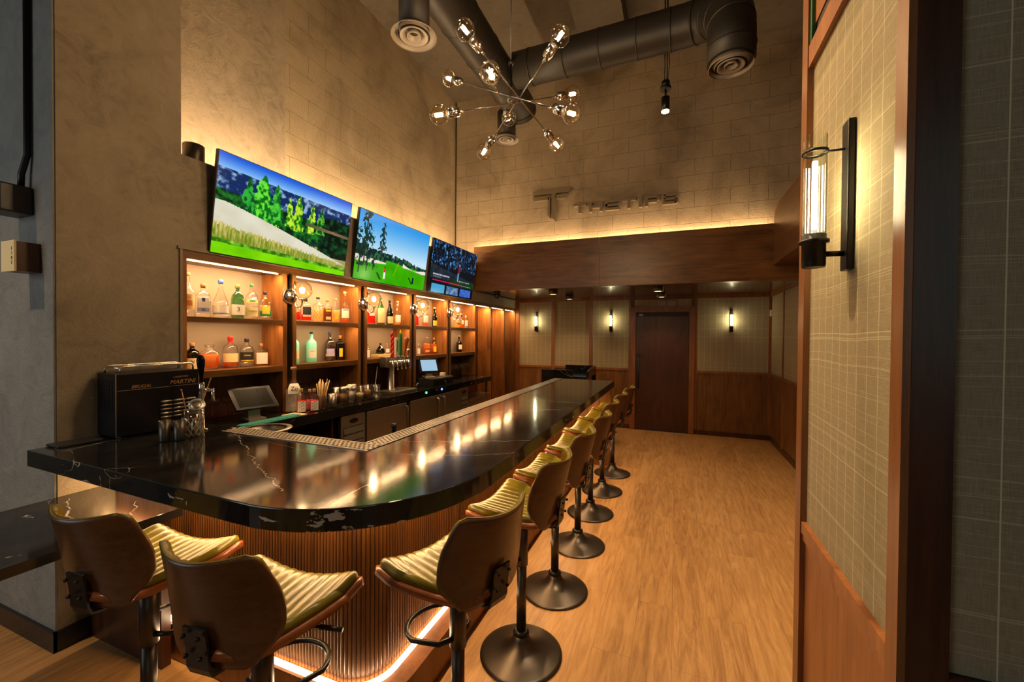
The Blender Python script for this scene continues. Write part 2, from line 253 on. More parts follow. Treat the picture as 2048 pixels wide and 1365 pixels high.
# ------------------------------------------------------------------ mesh helpers
class MB:
    def __init__(s): s.v = []; s.f = []; s.sm = []
    def add(s, vs, fs, smooth=False):
        o = len(s.v); s.v += [tuple(p) for p in vs]; s.f += [tuple(i+o for i in f) for f in fs]; s.sm += [smooth]*len(fs); return s
    def box(s, x0, x1, y0, y1, z0, z1):
        v = [(x, y, z) for x in (x0, x1) for y in (y0, y1) for z in (z0, z1)]
        return s.add(v, [(0, 1, 3, 2), (4, 6, 7, 5), (0, 4, 5, 1), (2, 3, 7, 6), (0, 2, 6, 4), (1, 5, 7, 3)])
    def rbox(s, x0, x1, y0, y1, z0, z1, b):
        """box with chamfered edges"""
        bm = bmesh.new(); bmesh.ops.create_cube(bm, size=1)
        for v in bm.verts: v.co = Vector(((x0+x1)/2+v.co.x*(x1-x0), (y0+y1)/2+v.co.y*(y1-y0), (z0+z1)/2+v.co.z*(z1-z0)))
        bmesh.ops.bevel(bm, geom=bm.edges[:], offset=b, segments=2, profile=0.6, affect='EDGES')
        bm.verts.index_update(); s.add([v.co for v in bm.verts], [[v.index for v in f.verts] for f in bm.faces]); bm.free(); return s
    def prism(s, pts, a0, a1, ax=2, smooth=False):
        n = len(pts)
        def P(p, a): q = list(p); q.insert(ax, a); return q
        v = [P(p, a0) for p in pts]+[P(p, a1) for p in pts]
        s.add(v, [tuple(range(n))[::-1], tuple(range(n, 2*n))])
        return s.add(v, [(i, (i+1) % n, n+(i+1) % n, n+i) for i in range(n)], smooth)
    def lathe(s, prof, c=(0, 0, 0), seg=32, mat=None, smooth=True, caps=True):
        c = Vector(c); v = []
        for r, z in prof:
            for k in range(seg):
                t = 2*PI*k/seg; p = Vector((r*math.cos(t), r*math.sin(t), z)); p = mat @ p if mat else p; v.append(c+p)
        n = len(prof); f = [(j*seg+k, j*seg+(k+1) % seg, (j+1)*seg+(k+1) % seg, (j+1)*seg+k) for j in range(n-1) for k in range(seg)]
        s.add(v, f, smooth)
        if caps:
            s.add(v[:seg], [tuple(range(seg))[::-1]]) ; s.add(v[-seg:], [tuple(range(seg))])
        return s
    def cyl(s, a, b, r, seg=20, r2=None):
        a = Vector(a); b = Vector(b); d = b-a; q = d.to_track_quat('Z', 'Y').to_matrix()
        return s.lathe([(r, 0), (r2 if r2 is not None else r, d.length)], a, seg, q)
    def lat2(s, prof, a, d, seg=24):
        q = Vector(d).to_track_quat('Z', 'Y').to_matrix(); return s.lathe(prof, a, seg, q)
    def tube(s, pts, r, seg=10, closed=False):
        pts = [Vector(p) for p in pts]; n = len(pts); v = []; prev = None
        for i, p in enumerate(pts):
            t = (pts[(i+1) % n]-pts[i-1]) if closed or 0 < i < n-1 else (pts[1]-pts[0] if i == 0 else pts[-1]-pts[-2])
            t.normalize()
            if prev is None: u = t.orthogonal().normalized()
            else: u = (prev-t*prev.dot(t)).normalized()
            prev = u; b = t.cross(u)
            for k in range(seg): a = 2*PI*k/seg; v.append(p+r*(math.cos(a)*u+math.sin(a)*b))
        m = n if closed else n-1
        f = [(i*seg+k, i*seg+(k+1) % seg, ((i+1) % n)*seg+(k+1) % seg, ((i+1) % n)*seg+k) for i in range(m) for k in range(seg)]
        s.add(v, f, True)
        if not closed: s.add(v[:seg], [tuple(range(seg))[::-1]]); s.add(v[-seg:], [tuple(range(seg))])
        return s
    def sphere(s, c, r, seg=24, rings=14, sz=1.0, mat=None, z0=-1.0, z1=1.0):
        a0, a1 = math.asin(z0), math.asin(z1)
        return s.lathe([(max(r*math.cos(a0+(a1-a0)*i/rings), 1e-4), sz*r*math.sin(a0+(a1-a0)*i/rings)) for i in range(rings+1)], c, seg, mat, caps=False)
    def surf(s, fn, nu, nv, thick=None, tfn=None, smooth=True):
        """open surface fn(u,v); with thick a closed shell: second layer fn - normal*thick"""
        P = [[Vector(fn(i/nu, j/nv)) for i in range(nu+1)] for j in range(nv+1)]
        top = [p for r in P for p in r]; W = nu+1
        f = [(j*W+i, j*W+i+1, (j+1)*W+i+1, (j+1)*W+i) for j in range(nv) for i in range(nu)]
        if thick is None: return s.add(top, f, smooth)
        bot = []
        for j in range(nv+1):
            for i in range(nu+1):
                du = P[j][min(i+1, nu)]-P[j][max(i-1, 0)]; dv = P[min(j+1, nv)][i]-P[max(j-1, 0)][i]; nn = du.cross(dv)
                nn = nn.normalized() if nn.length > 1e-12 else Vector((0, 0, 1)); t = thick(i/nu, j/nv) if callable(thick) else thick
                bot.append(P[j][i]-nn*t)
        o = len(top); f2 = [(a+o, d+o, c+o, b+o) for a, b, c, d in f]
        rim = [j*W for j in range(nv+1)]; e = []
        per = [(0, i) for i in range(nu)]+[(j, nu) for j in range(nv)]+[(nv, i) for i in range(nu, 0, -1)]+[(j, 0) for j in range(nv, 0, -1)]
        ids = [j*W+i for j, i in per]; m = len(ids)
        e = [(ids[k], ids[k]+o, ids[(k+1) % m]+o, ids[(k+1) % m]) for k in range(m)]
        return s.add(top+bot, f+f2+e, smooth)
    def build(s, name, mat, parent=None, loc=None, origin=None):
        me = bpy.data.meshes.new(name); vs = s.v
        if origin is not None: vs = [(a-origin[0], b-origin[1], c-origin[2]) for a, b, c in vs]
        me.from_pydata([tuple(v) for v in vs], [], s.f); me.polygons.foreach_set('use_smooth', s.sm)
        if isinstance(mat, str): mat = M[mat]
        me.materials.append(mat); me.update()
        bm = bmesh.new(); bm.from_mesh(me); bmesh.ops.remove_doubles(bm, verts=bm.verts[:], dist=1e-5); bmesh.ops.recalc_face_normals(bm, faces=bm.faces[:]); bm.to_mesh(me); bm.free()
        o = bpy.data.objects.new(name, me); C.objects.link(o)
        if parent is not None: o.parent = parent
        if loc is not None: o.location = loc
        elif origin is not None: o.location = origin
        return o
def tag(o, label=None, cat=None, group=None, kind=None):
    if label: o['label'] = label
    if cat: o['category'] = cat
    if group: o['group'] = group
    if kind: o['kind'] = kind
    return o
def thing(name, label, cat, loc=(0, 0, 0), rz=0, group=None):
    o = bpy.data.objects.new(name, None); o.empty_display_size = 0.1; C.objects.link(o); o.location = loc; o.rotation_euler = (0, 0, rz)
    return tag(o, label, cat, group)
def struct(o, label=None): return tag(o, label, kind='structure')
def copy_tree(o, parent=None):
    c = o.copy(); C.objects.link(c)
    if parent is not None: c.parent = parent
    for ch in list(o.children): copy_tree(ch, c)
    return c
def dup(root, loc, rz, label, group=None):
    c = copy_tree(root); c.location = loc; c.rotation_euler = (0, 0, rz); tag(c, label, group=group); return c
def text_mb(txt, size, depth, mat3, loc, bold=0.0, shear=0.0, align='CENTER', spacing=1.0):
    cu = bpy.data.curves.new('t', 'FONT'); cu.body = txt; cu.size = size; cu.extrude = depth; cu.align_x = align; cu.align_y = 'CENTER'; cu.offset = bold; cu.shear = shear; cu.space_character = spacing
    o = bpy.data.objects.new('t', cu); C.objects.link(o); dg = bpy.context.evaluated_depsgraph_get(); me = bpy.data.meshes.new_from_object(o.evaluated_get(dg))
    mb = MB(); mb.add([mat3 @ v.co+Vector(loc) for v in me.vertices], [tuple(p.vertices) for p in me.polygons])
    bpy.data.objects.remove(o); bpy.data.curves.remove(cu); bpy.data.meshes.remove(me); return mb
MX = Matrix(((1, 0, 0), (0, 0, -1), (0, 1, 0)))      # text facing -Y, reading along +X
MYp = Matrix(((0, 0, 1), (1, 0, 0), (0, 1, 0)))      # text facing +X, reading along +Y

# ------------------------------------------------------------------ room shell
XL, XU, YU, YB, ZC = -2.87, -3.28, 5.80, 7.44, 5.28
struct(MB().box(-6, 3, -3.5, 7.6, -0.1, 0).build('floor', 'floor'))
struct(MB().box(-6, 3, -3.5, 7.6, ZC, ZC+0.2).build('ceiling', 'deck'))
struct(MB().box(-3.9, -2.87, 1.084, 1.645, 0, ZC).build('wall_left_pier', 'plaster'))
struct(MB().box(-3.9, -3.28, 1.645, 2.72, 0, ZC).build('wall_left_plaster', 'plaster'))
struct(MB().box(-3.9, -3.28, 2.72, 7.6, 0, ZC).build('wall_left_block', 'blocky'))
struct(MB().box(-3.28, XL, 1.645, 7.44, 2.135, 2.28).box(-3.28, XL, 1.645, 5.66, 2.28, 2.715).build('wall_left_header', 'plaster'))
struct(MB().box(-6, -3.9, 1.074, 1.2, 0, ZC).box(-3.9, -2.875, 1.074, 1.085, 0.0, ZC).build('wall_left_return', 'plasterdk'))
struct(MB().box(-3.9, 1.62, YU, 6.0, 2.86, ZC).build('wall_back_upper', 'blockx'))
struct(MB().box(-3.9, 1.62, YB, 7.6, 0, 2.9).build('wall_back', 'woodz'))
struct(MB().box(1.385, 1.62, 1.6, 7.6, 0, 2.45).box(1.62, 1.8, 0.9, 7.6, 0, ZC).build('wall_right', 'woodz'))
struct(MB().box(-6.1, -6, -3.5, 7.6, 0, ZC).build('wall_far_left', 'plasterdk'))
struct(MB().box(-6, 3, -3.6, -3.5, 0, ZC).build('wall_front', 'plasterdk'))
struct(MB().box(3, 3.1, -3.5, 7.6, 0, ZC).build('wall_far_right', 'plasterdk'))
# soffit over the passage and the walnut beams
struct(MB().box(-2.868, 1.385, 5.69, YB, 2.29, 2.33).build('ceiling_soffit', 'soffit'))
b = MB()
b.box(-2.868, -0.97, 5.655, 5.69, 2.28, 2.945).box(-0.967, 1.384, 5.655, 5.69, 2.28, 2.945).box(-2.868, 1.384, 5.69, 5.80, 2.28, 2.29)
struct(b.build('trim_beam_back', 'woodx'))
struct(MB().box(-2.868, 1.384, 5.69, 5.80, 2.33, 2.86).build('trim_cove_floor', 'black'))
struct(MB().box(1.06, 1.61, 1.7, 5.653, 2.455, 3.125).build('trim_beam_side', 'woody'))
tag(MB().box(-2.86, 1.05, 5.705, 5.725, 2.862, 2.874).build('cove_led_strip', 'led'), 'glowing warm strip hidden along the top of the long walnut beam', 'light strip')
light('cove_glow', 'AREA', (-0.9, 5.745, 2.90), 15, WARM, 3.9, (PI, 0, 0), 0.05)
# ledge strip that washes the TV wall
tag(MB().box(-3.06, -3.04, 1.75, 5.6, 2.716, 2.728).build('ledge_led_strip', 'led'), 'glowing warm strip lying on the concrete ledge behind the screens', 'light strip')
light('ledge_glow', 'AREA', (-3.05, 3.66, 2.74), 33, WARM, 0.05, (PI, 0, 0), 3.9)
# baseboards
struct(MB().box(-2.87, -2.855, 1.06, 1.25, 0, 0.10).box(-6, -2.855, 1.059, 1.074, 0, 0.10).build('baseboard_left', 'base'))
struct(MB().box(0.31, 1.385, YB-0.014, YB, 0, 0.075).box(-2.8, -0.73, YB-0.014, YB, 0, 0.075).build('baseboard_back', 'wooddk'))
struct(MB().box(1.37, 1.385, 1.7, YB-0.014, 0, 0.075).build('baseboard_right', 'wooddk'))
# back wall panelling: fabric above, walnut below
RZ = 1.03
fb = MB()
for x0, x1 in ((-2.785, -2.145), (-2.085, -1.445), (-1.385, -0.755), (0.33, 1.342)): fb.box(x0, x1, YB-0.008, YB, RZ+0.02, 2.235)
fb.box(-0.66, 0.24, YB-0.008, YB, 2.10, 2.235)
struct(fb.build('wall_back_fabric', 'fabx'))
tr = MB()
for x0, x1 in ((-2.87, -2.785), (-2.145, -2.085), (-1.445, -1.385), (-0.755, -0.72), (0.29, 0.33), (1.342, 1.385)): tr.box(x0, x1, YB-0.02, YB, 0.075, 2.29)
for x0, x1 in ((-2.785, -2.145), (-2.085, -1.445), (-1.385, -0.755), (0.33, 1.342)): tr.box(x0, x1, YB-0.022, YB, RZ-0.02, RZ+0.02).box(x0, x1, YB-0.018, YB, 2.235, 2.29)
struct(tr.build('trim_back_panels', 'woodm'))
struct(MB().box(-2.785, -0.755, YB-0.006, YB, 0.075, RZ-0.02).box(0.33, 1.342, YB-0.006, YB, 0.075, RZ-0.02).build('wall_back_wainscot', 'woodz'))
# right wall panelling
fr = MB(); tr = MB(); ys = [YB-0.02, 6.63, 5.86, 5.1, 4.3, 3.5, 2.7, 1.9]
for i in range(len(ys)-1):
    fr.box(1.377, 1.385, ys[i+1]+0.03, ys[i]-0.03, RZ+0.02, 2.235); tr.box(1.365, 1.385, ys[i+1]-0.025, ys[i+1]+0.025, 0.075, 2.45)
    tr.box(1.363, 1.385, ys[i+1]+0.025, ys[i]-0.0, RZ-0.02, RZ+0.02).box(1.367, 1.385, ys[i+1]+0.025, ys[i], 2.235, 2.29)
struct(fr.build('wall_right_fabric', 'faby')); struct(tr.build('trim_right_panels', 'woodm'))
# door
dr = thing('door_1', None, None); struct(dr)
cs = MB(); cs.box(-0.725, -0.64, YB-0.045, YB, 0, 2.09).box(0.21, 0.295, YB-0.045, YB, 0, 2.09).box(-0.725, 0.295, YB-0.047, YB, 2.02, 2.105)
cs.build('door_frame', 'woodm', dr)
MB().box(-0.638, 0.208, YB-0.022, YB-0.002, 0.012, 2.018).build('door_panel', 'wooddk', dr)
MB().box(-0.63, 0.20, YB-0.03, YB-0.022, 1.945, 2.015).build('closer_rail', 'black', dr)
MB().box(-0.585, -0.52, YB-0.05, YB-0.03, 1.955, 1.99).build('door_closer', 'grey', dr)
hd = MB(); hd.cyl((-0.585, YB-0.06, 0.72), (-0.585, YB-0.06, 1.25), 0.012, 12); hd.box(-0.59, -0.58, YB-0.06, YB-0.022, 0.78, 0.80).box(-0.59, -0.58, YB-0.06, YB-0.022, 1.17, 1.19)
hd.build('pull_handle', 'black', dr)
MB().rbox(-0.615, -0.555, YB-0.034, YB-0.02, 1.255, 1.31, 0.004).build('lock', 'black', dr)
struct(MB().box(-0.638, 0.208, YB-0.06, YB-0.022, 0.0, 0.008).build('trim_threshold', 'steel'))

# partition (L shape) with posts, rails and wallcover
PX = 0.392
struct(MB().box(PX+0.014, 0.47, 0.99, 1.64, 0, 4.2).box(0.47, 2.98, 0.985, 1.10, 0, 4.2).build('wall_partition', 'black'))
p = MB(); p.box(PX-0.004, 0.462, 0.97, 1.015, 0, 4.2).box(PX-0.006, 0.47, 1.60, 1.66, 0, 4.2)
struct(p.build('trim_partition_posts', 'woodm'))
struct(MB().box(PX+0.009, 0.4615, 0.9685, 0.9702, 0, 4.2).build('trim_partition_post_face', 'wooddk'))
struct(MB().box(PX+0.012, PX+0.02, 1.015, 1.60, 1.0, 2.47).build('wall_partition_fabric', 'faby'))
struct(MB().box(PX+0.010, PX+0.018, 1.015, 1.60, 0, 0.96).box(PX+0.010, PX+0.018, 1.015, 1.60, 2.60, 4.2).build('wall_partition_wood', 'woodlt'))
p = MB(); p.box(PX-0.003, PX+0.02, 1.015, 1.60, 0.965, 1.0).box(PX+0.002, PX+0.02, 1.015, 1.60, 0.94, 0.965).box(PX-0.003, PX+0.02, 1.015, 1.60, 2.47, 2.54)
struct(p.build('trim_partition_rails', 'woodlt'))
struct(MB().box(PX+0.0, PX+0.012, 1.585, 1.60, 2.54, 4.2).build('trim_partition_reveal', 'exitglow'))  # green glow of an exit sign put into the reveal's colour
struct(MB().box(0.463, 2.98, 0.977, 0.986, 1.0, 4.2).build('wall_partition_front_fabric', 'fabx'))
struct(MB().box(0.463, 2.98, 0.955, 0.986, 0.955, 0.99).build('trim_partition_front_rail', 'woodlt'))
struct(MB().box(0.463, 2.98, 0.975, 0.986, 0, 0.955).build('wall_partition_front_wood', 'wooddk'))
# ceiling beams and conduits
struct(MB().box(-1.05, -0.55, 1.0, 5.0, 4.98, ZC).build('trim_ceiling_beam', 'deck'))
struct(MB().box(-0.55, 1.6, 3.55, 3.85, 4.9, ZC).build('trim_ceiling_bulkhead', 'blockx'))

# ------------------------------------------------------------------ ceiling ducts, diffusers, spotlight
def duct(name, pts, r, label, seams, group=None):
    o = MB().tube(pts, r, 32).build(name, 'duct'); tag(o, label, 'air duct', group)
    P = [Vector(p) for p in pts]
    for i in range(len(P)-1):
        d = P[i+1]-P[i]; k = max(1, int(d.length/seams))
        for j in range(k): c = P[i]+d*(j+0.5)/k; MB().lat2([(r*0.9, -0.006), (r+0.005, -0.006), (r+0.005, 0.006), (r*0.9, 0.006)], c, d, 32).build('seam', 'duct', o)
    return o
duct('round_duct', [(-1.84, 1.2, 4.46), (-1.84, 2.6, 4.46), (-1.84, 4.0, 4.46), (-1.84, 4.85, 4.46), (-1.845, 4.95, 4.42)], 0.19, 'large dark round duct running above the bar towards the back wall', 0.45)
ex, ey, ez = 0.383, 4.1, 4.46
bend = [(0.12+0.26*math.sin(a), 4.13-0.25*(1-math.cos(a))-0.0, 4.46-0.33*(1-math.cos(a))) for a in [i*PI/12 for i in range(0, 6)]]
duct('round_duct', [(-1.64, 4.2, 4.46), (-0.9, 4.18, 4.46), (-0.2, 4.16, 4.46), (0.05, 4.15, 4.46), (0.24, 4.08, 4.43), (0.345, 3.93, 4.33), (0.38, 3.78, 4.18), (0.383, 3.70, 4.0), (0.383, 3.70, 3.78)], 0.175, 'dark round cross duct with an elbow turned down at the right', 0.30)
def diffuser(loc, r, neck, ztop, label):
    t = thing('round_diffuser', label, 'air diffuser', loc, 0, 'round ceiling diffusers')
    MB().lathe([(neck, 0.03), (neck, ztop)], (0, 0, 0), 28).build('neck', 'duct', t)
    MB().lathe([(r*0.98, 0.0), (r, 0.004), (r*0.97, 0.012), (neck, 0.06), (neck*0.97, 0.055), (r*0.70, 0.01)], (0, 0, 0), 40, caps=False).build('outer_cone', 'diff', t)
    MB().lathe([(r*0.60, 0.012), (r*0.62, 0.003), (r*0.58, 0.0), (r*0.34, 0.03), (r*0.36, 0.05)], (0, 0, 0), 36, caps=False).build('middle_cone', 'diff', t)
    MB().lathe([(0.001, 0.035), (r*0.18, 0.03), (r*0.26, 0.004), (r*0.30, 0.0), (r*0.31, 0.012), (r*0.2, 0.05)], (0, 0, 0), 32, caps=False).build('inner_cone', 'diff', t)
    MB().lathe([(0.001, 0.09), (neck*0.98, 0.09)], (0, 0, 0), 28, caps=False).build('throat', 'black', t)
    return t
diffuser((-1.79, 2.55, 3.76), 0.165, 0.11, 0.78, 'grey round ceiling diffuser nearest the corner above the largest screen')
diffuser((-2.005, 4.83, 4.05), 0.16, 0.115, 0.35, 'small round diffuser hanging in front of the back wall behind the chandelier')
diffuser((0.383, 3.70, 3.74), 0.165, 0.15, 0.06, 'dark round diffuser under the duct elbow at the upper right')
t = thing('pendant_spotlight', 'black cylinder spotlight hanging on twin rods before the back wall', 'spotlight', (-0.122, 4.47, 3.865))
MB().cyl((-0.012, 0, 0.3), (-0.012, 0, 1.5), 0.007, 8).cyl((0.012, 0, 0.3), (0.012, 0, 1.5), 0.007, 8).build('rods', 'blk', t)
MB().cyl((0, 0, 0.255), (0, 0, 0.31), 0.040, 20).cyl((0, 0, 0.225), (0, 0, 0.255), 0.052, 20).build('junction_box', 'blk', t)
MB().cyl((0, 0, 0.14), (0, 0, 0.225), 0.010, 12).cyl((0, 0, 0.015), (0, 0, 0.15), 0.040, 24).build('lamp_can', 'blk', t)
MB().cyl((0, 0, 0.005), (0, 0, 0.014), 0.036, 24).build('lens', 'ledw', t)
MB().tube([(0.02, 0, 0.3), (0.035, 0.01, 0.5), (0.02, 0, 0.75), (0.012, 0, 1.0)], 0.004, 6).build('cable', 'blkp', t)
aim(light('pendant_spot_beam', 'SPOT', (-0.122, 4.47, 3.84), 60, (1, 0.7, 0.38), 0.03, spot=80, blend=0.8), (-0.2, 3.8, 0))

# ------------------------------------------------------------------ chandelier
hub = Vector((-0.93, 2.30, 3.01))
ch = thing('sputnik_chandelier', 'chrome sputnik chandelier with ten clear globe bulbs above the bar', 'chandelier', hub)
pairs = [((-1.022, 1.897, 3.166), (-0.764, 2.727, 2.895)), ((-0.569, 2.076, 3.139), (-1.229, 2.564, 2.853)), ((-1.421, 2.419, 3.308), (-0.524, 2.154, 2.775)),
         ((-1.211, 1.958, 2.799), (-0.649, 2.691, 3.194)), ((-0.87, 1.878, 2.905), (-1.085, 2.657, 3.101))]
MB().sphere((0, 0, 0), 0.022, 18, 10).cyl((0, 0, -0.035), (0, 0, 0.055), 0.011, 14).build('hub', 'chrome', ch)
MB().cyl((0, 0, 0.05), (0, 0, 0.21), 0.010, 12).lathe([(0.012, 0.20), (0.016, 0.21), (0.012, 0.225)], (0, 0, 0), 12).build('stem', 'blk', ch)
MB().cyl((0, 0, 0.22), (0, 0, ZC-hub.z-0.01), 0.004, 8).build('suspension_cable', 'blkp', ch)
MB().cyl((0, 0, ZC-hub.z-0.03), (0, 0, ZC-hub.z), 0.06, 24).build('canopy', 'blk', ch)
for a, bb in pairs:
    a = Vector(a)-hub; bb = Vector(bb)-hub; rod = MB(); d = (bb-a).normalized()
    rod.cyl(a+d*0.12, bb-d*0.12, 0.0045, 10); rod.build('rod', 'chrome', ch)
    for e, dd in ((a, -d), (bb, d)):
        so = MB(); so.lat2([(0.010, -0.132), (0.026, -0.122), (0.026, -0.056), (0.018, -0.05)], e, dd, 20); so.lat2([(0.0045, -0.16), (0.008, -0.15), (0.008, -0.12)], e, dd, 12)
        so.build('socket', 'chrome', ch)
        q = dd.to_track_quat('Z', 'Y').to_matrix()
        gl = MB(); prof = [(0.015, -0.052)]+[(0.052*math.sin(t), -0.052*math.cos(t)*1.03) for t in [0.36+i*(PI-0.37)/14 for i in range(15)]]
        gl.lat2(prof, e, dd, 28); g = gl.build('globe_bulb', 'bulbglass', ch)
        fl = MB()
        for k in range(4):
            o = q @ Vector((0.008*math.cos(k*PI/2), 0.008*math.sin(k*PI/2), 0)); fl.cyl(e+o-dd*0.022, e+o+dd*0.022, 0.0028, 6)
        fl.build('filament', 'fil', g)
        light('bulb_light', 'POINT', e, 9.0, (1.0, 0.72, 0.43), 0.006, parent=ch)

# ------------------------------------------------------------------ back bar cabinet
ZCt = 0.985
SP = thing('back_bar_shelving', 'walnut back bar with lit open bays recessed in the concrete wall', 'shelving', (0, 0, 0))
bays = [(1.673, 2.358), (2.483, 3.186), (3.314, 4.023), (4.15, 4.859), (4.975, 5.711)]
tall = [(5.735, 6.277), (6.317, 6.858), (6.905, 7.40)]
ZT, ZH, ZU, ZLo = 2.125, 2.072, 1.708, 1.351
XB = -3.10
MB().box(XB-0.02, XB, 1.66, 5.72, ZLo-0.03, ZH).build('back_panel', 'bay', SP)
MB().box(XB-0.02, XB, 1.66, 5.72, ZCt, ZLo-0.03).box(XB-0.02, XB, 5.72, 7.43, 0, ZH).build('lower_back_panel', 'wooddk', SP)
fr = MB(); ed = [1.645]+[b[0] for b in bays]
fr.box(XB, XL+0.004, 1.65, 7.43, ZH, ZT)
fr.build('header', 'woody', SP)
prev = 1.65
allb = bays+tall
lowz = ZCt+0.001
for i, (a, bq) in enumerate(allb):
    z0 = 0.0 if i > 5 else lowz
    dv = MB(); 
    if a-prev > 0.09:
        dv.box(XB, XL+0.004, prev, prev+0.038, z0, ZH).box(XB, XL+0.004, a-0.038, a, z0, ZH).box(XB, XL-0.02, prev+0.038, a-0.038, z0, ZH)
    else: dv.box(XB, XL+0.004, prev, a, z0, ZH)
    dv.build('divider', 'woodbaylit', SP); prev = bq
MB().box(XB, XL+0.004, 7.40, 7.43, 0, ZH).build('divider', 'woodz', SP)
for i, (a, bq) in enumerate(bays):
    MB().rbox(XB, XL+0.003, a, bq, ZU-0.034, ZU, 0.002).build('shelf', 'woody', SP)
    MB().rbox(XB, XL+0.003, a, bq, ZLo-0.045, ZLo, 0.002).build('shelf', 'woody', SP)
for i, (a, bq) in enumerate(allb):
    MB().box(XL-0.030, XL-0.024, a+0.015, bq-0.02, ZH-0.007, ZH-0.0005).build('shelf_light', 'ledsh', SP)
    if i < 5:
        light('bay_top_glow', 'AREA', (XL-0.014, (a+bq)/2, ZH-0.012), 3.8, AMBER, 0.008, (0, R(16), 0), bq-a-0.05)
        light('bay_low_glow', 'AREA', (XL-0.012, (a+bq)/2, ZU-0.04), 1.6, AMBER, 0.008, (0, R(16), 0), bq-a-0.05)
    else: light('tall_bay_glow', 'AREA', (XL-0.05, (a+bq)/2, ZH-0.012), 4.2, AMBER, 0.008, (0, R(14), 0), bq-a-0.05)
struct(MB().box(XL-0.01, XL+0.012, 1.62, 7.43, ZT, ZT+0.018).box(XL-0.01, XL+0.010, 1.632, 1.647, ZCt, ZT+0.018).build('trim_niche_edge', 'taupe'))
for k, (y0) in enumerate((2.42, 3.25, 4.086, 4.917)):
    tag(MB().box(XL-0.018, XL-0.006, y0-0.017, y0+0.017, ZCt+0.002, ZH-0.01).build('shelf_standard', 'blk'), ['tall dark metal strip between the first and second lit bays', 'tall dark metal strip between the second and third lit bays', 'tall dark metal strip between the third and fourth lit bays', 'tall dark metal strip between the fourth and fifth lit bays'][k], 'metal strip', 'dark strips between the bays')
# worktop and undercounter units
tag(MB().rbox(-3.095, -2.59, 1.75, 5.73, ZCt-0.07, ZCt, 0.002).build('back_counter', 'marble'), 'long black marble worktop along the back bar shelving', 'counter')
def grille(mb, x, y0, y1, z0, z1, n):
    for i in range(n):
        z = z0+(z1-z0)*(i+0.5)/n; h = (z1-z0)/n*0.42
        mb.prism([(x, z-h), (x+0.014, z-h*0.9), (x+0.002, z+h)], y0, y1, 1)
def unit(name, label, y0, y1, parts):
    t = thing(name, label, 'fridge', (-2.86, y0, 0.0), 0, 'steel fridges under the back counter'); L = y1-y0
    MB().box(-0.22, 0.23, 0.0, L, 0.1, 0.885).box(-0.2, 0.19, 0.02, L-0.02, 0.0, 0.1).build('cabinet', 'blk', t)
    for kd, a, bq in parts:
        a -= y0; bq -= y0
        if kd == 'door' or kd == 'doorL':
            d = MB().rbox(0.232, 0.262, a+0.006, bq-0.006, 0.16, 0.900, 0.006).build('door', 'steeldk', t)
            h = MB(); yy = bq-0.06 if kd == 'door' else a+0.06
            h.tube([(0.262, yy, 0.87), (0.31, yy, 0.865), (0.315, yy, 0.84), (0.315, yy, 0.38), (0.31, yy, 0.355), (0.262, yy, 0.35)], 0.010, 8); h.build('handle', 'chrome', d)
        else:
            g = MB().rbox(0.23, 0.25, a+0.004, bq-0.004, 0.12, 0.903, 0.004); g.build('side_panel', 'steeldk', t)
            g = MB(); grille(g, 0.250, a+0.03, bq-0.03, 0.22, 0.80, 9); g.build('grille', 'steeldk', t)
            MB().box(0.2502, 0.252, a+0.03, bq-0.03, 0.22, 0.80).build('grille_gap', 'black', t)
            e = MB(); n_ = 20; cy, cz = (a+bq)/2, 0.848; e.prism([(cy+0.05*math.cos(2*PI*k/n_), cz+0.02*math.sin(2*PI*k/n_)) for k in range(n_)], 0.25, 0.256, 0); e.build('badge', 'blk', t)
    return t
unit('undercounter_fridge', 'single door steel undercounter fridge with a grille at its left', 2.69, 3.62, [('grille', 2.70, 3.0), ('door', 3.0, 3.61)])
unit('undercounter_fridge', 'two door steel undercounter fridge with a grille at its right', 3.65, 5.0, [('door', 3.66, 4.21), ('doorL', 4.22, 4.76), ('grille', 4.76, 5.0)])
t = thing('ice_bin', 'low steel ice bin cabinet at the far end of the back counter', 'cabinet', (-2.86, 5.02, 0))
MB().box(-0.2, 0.22, 0.0, 0.68, 0.0, 0.70).build('cabinet', 'steeldk', t)
MB().rbox(0.0, 0.25, 0.0, 0.68, 0.70, 0.735, 0.005).build('lid', 'steel', t)
MB().box(0.2, 0.225, 0.63, 0.67, 0.735, 0.90).build('bracket', 'steel', t)
t = thing('undercounter_shelf', 'dark open shelf unit below the left part of the back counter', 'cabinet', (-2.86, 1.8, 0))
sh = MB()
for y in (0.0, 0.42, 0.85): sh.box(-0.2, 0.2, y, y+0.02, 0, 0.91)
for z in (0.12, 0.5): sh.box(-0.2, 0.2, 0.0, 0.87, z, z+0.02)
sh.box(-0.21, -0.2, 0, 0.87, 0, 0.91); sh.build('shelf_frame', 'wooddk', t)
tag(MB().lathe([(0.012, 0), (0.014, 0.004), (0.001, 0.008)], (-2.5885, 3.95, ZCt-0.03), 12, Matrix.Rotation(PI/2, 3, 'Y')).build('indicator_light', 'gled'), 'tiny green indicator light on the counter edge', 'indicator light')
tag(MB().lathe([(0.012, 0), (0.014, 0.004), (0.001, 0.008)], (-2.5885, 4.28, ZCt-0.03), 12, Matrix.Rotation(PI/2, 3, 'Y')).build('indicator_light', 'bled'), 'tiny blue indicator light on the counter edge', 'indicator light')

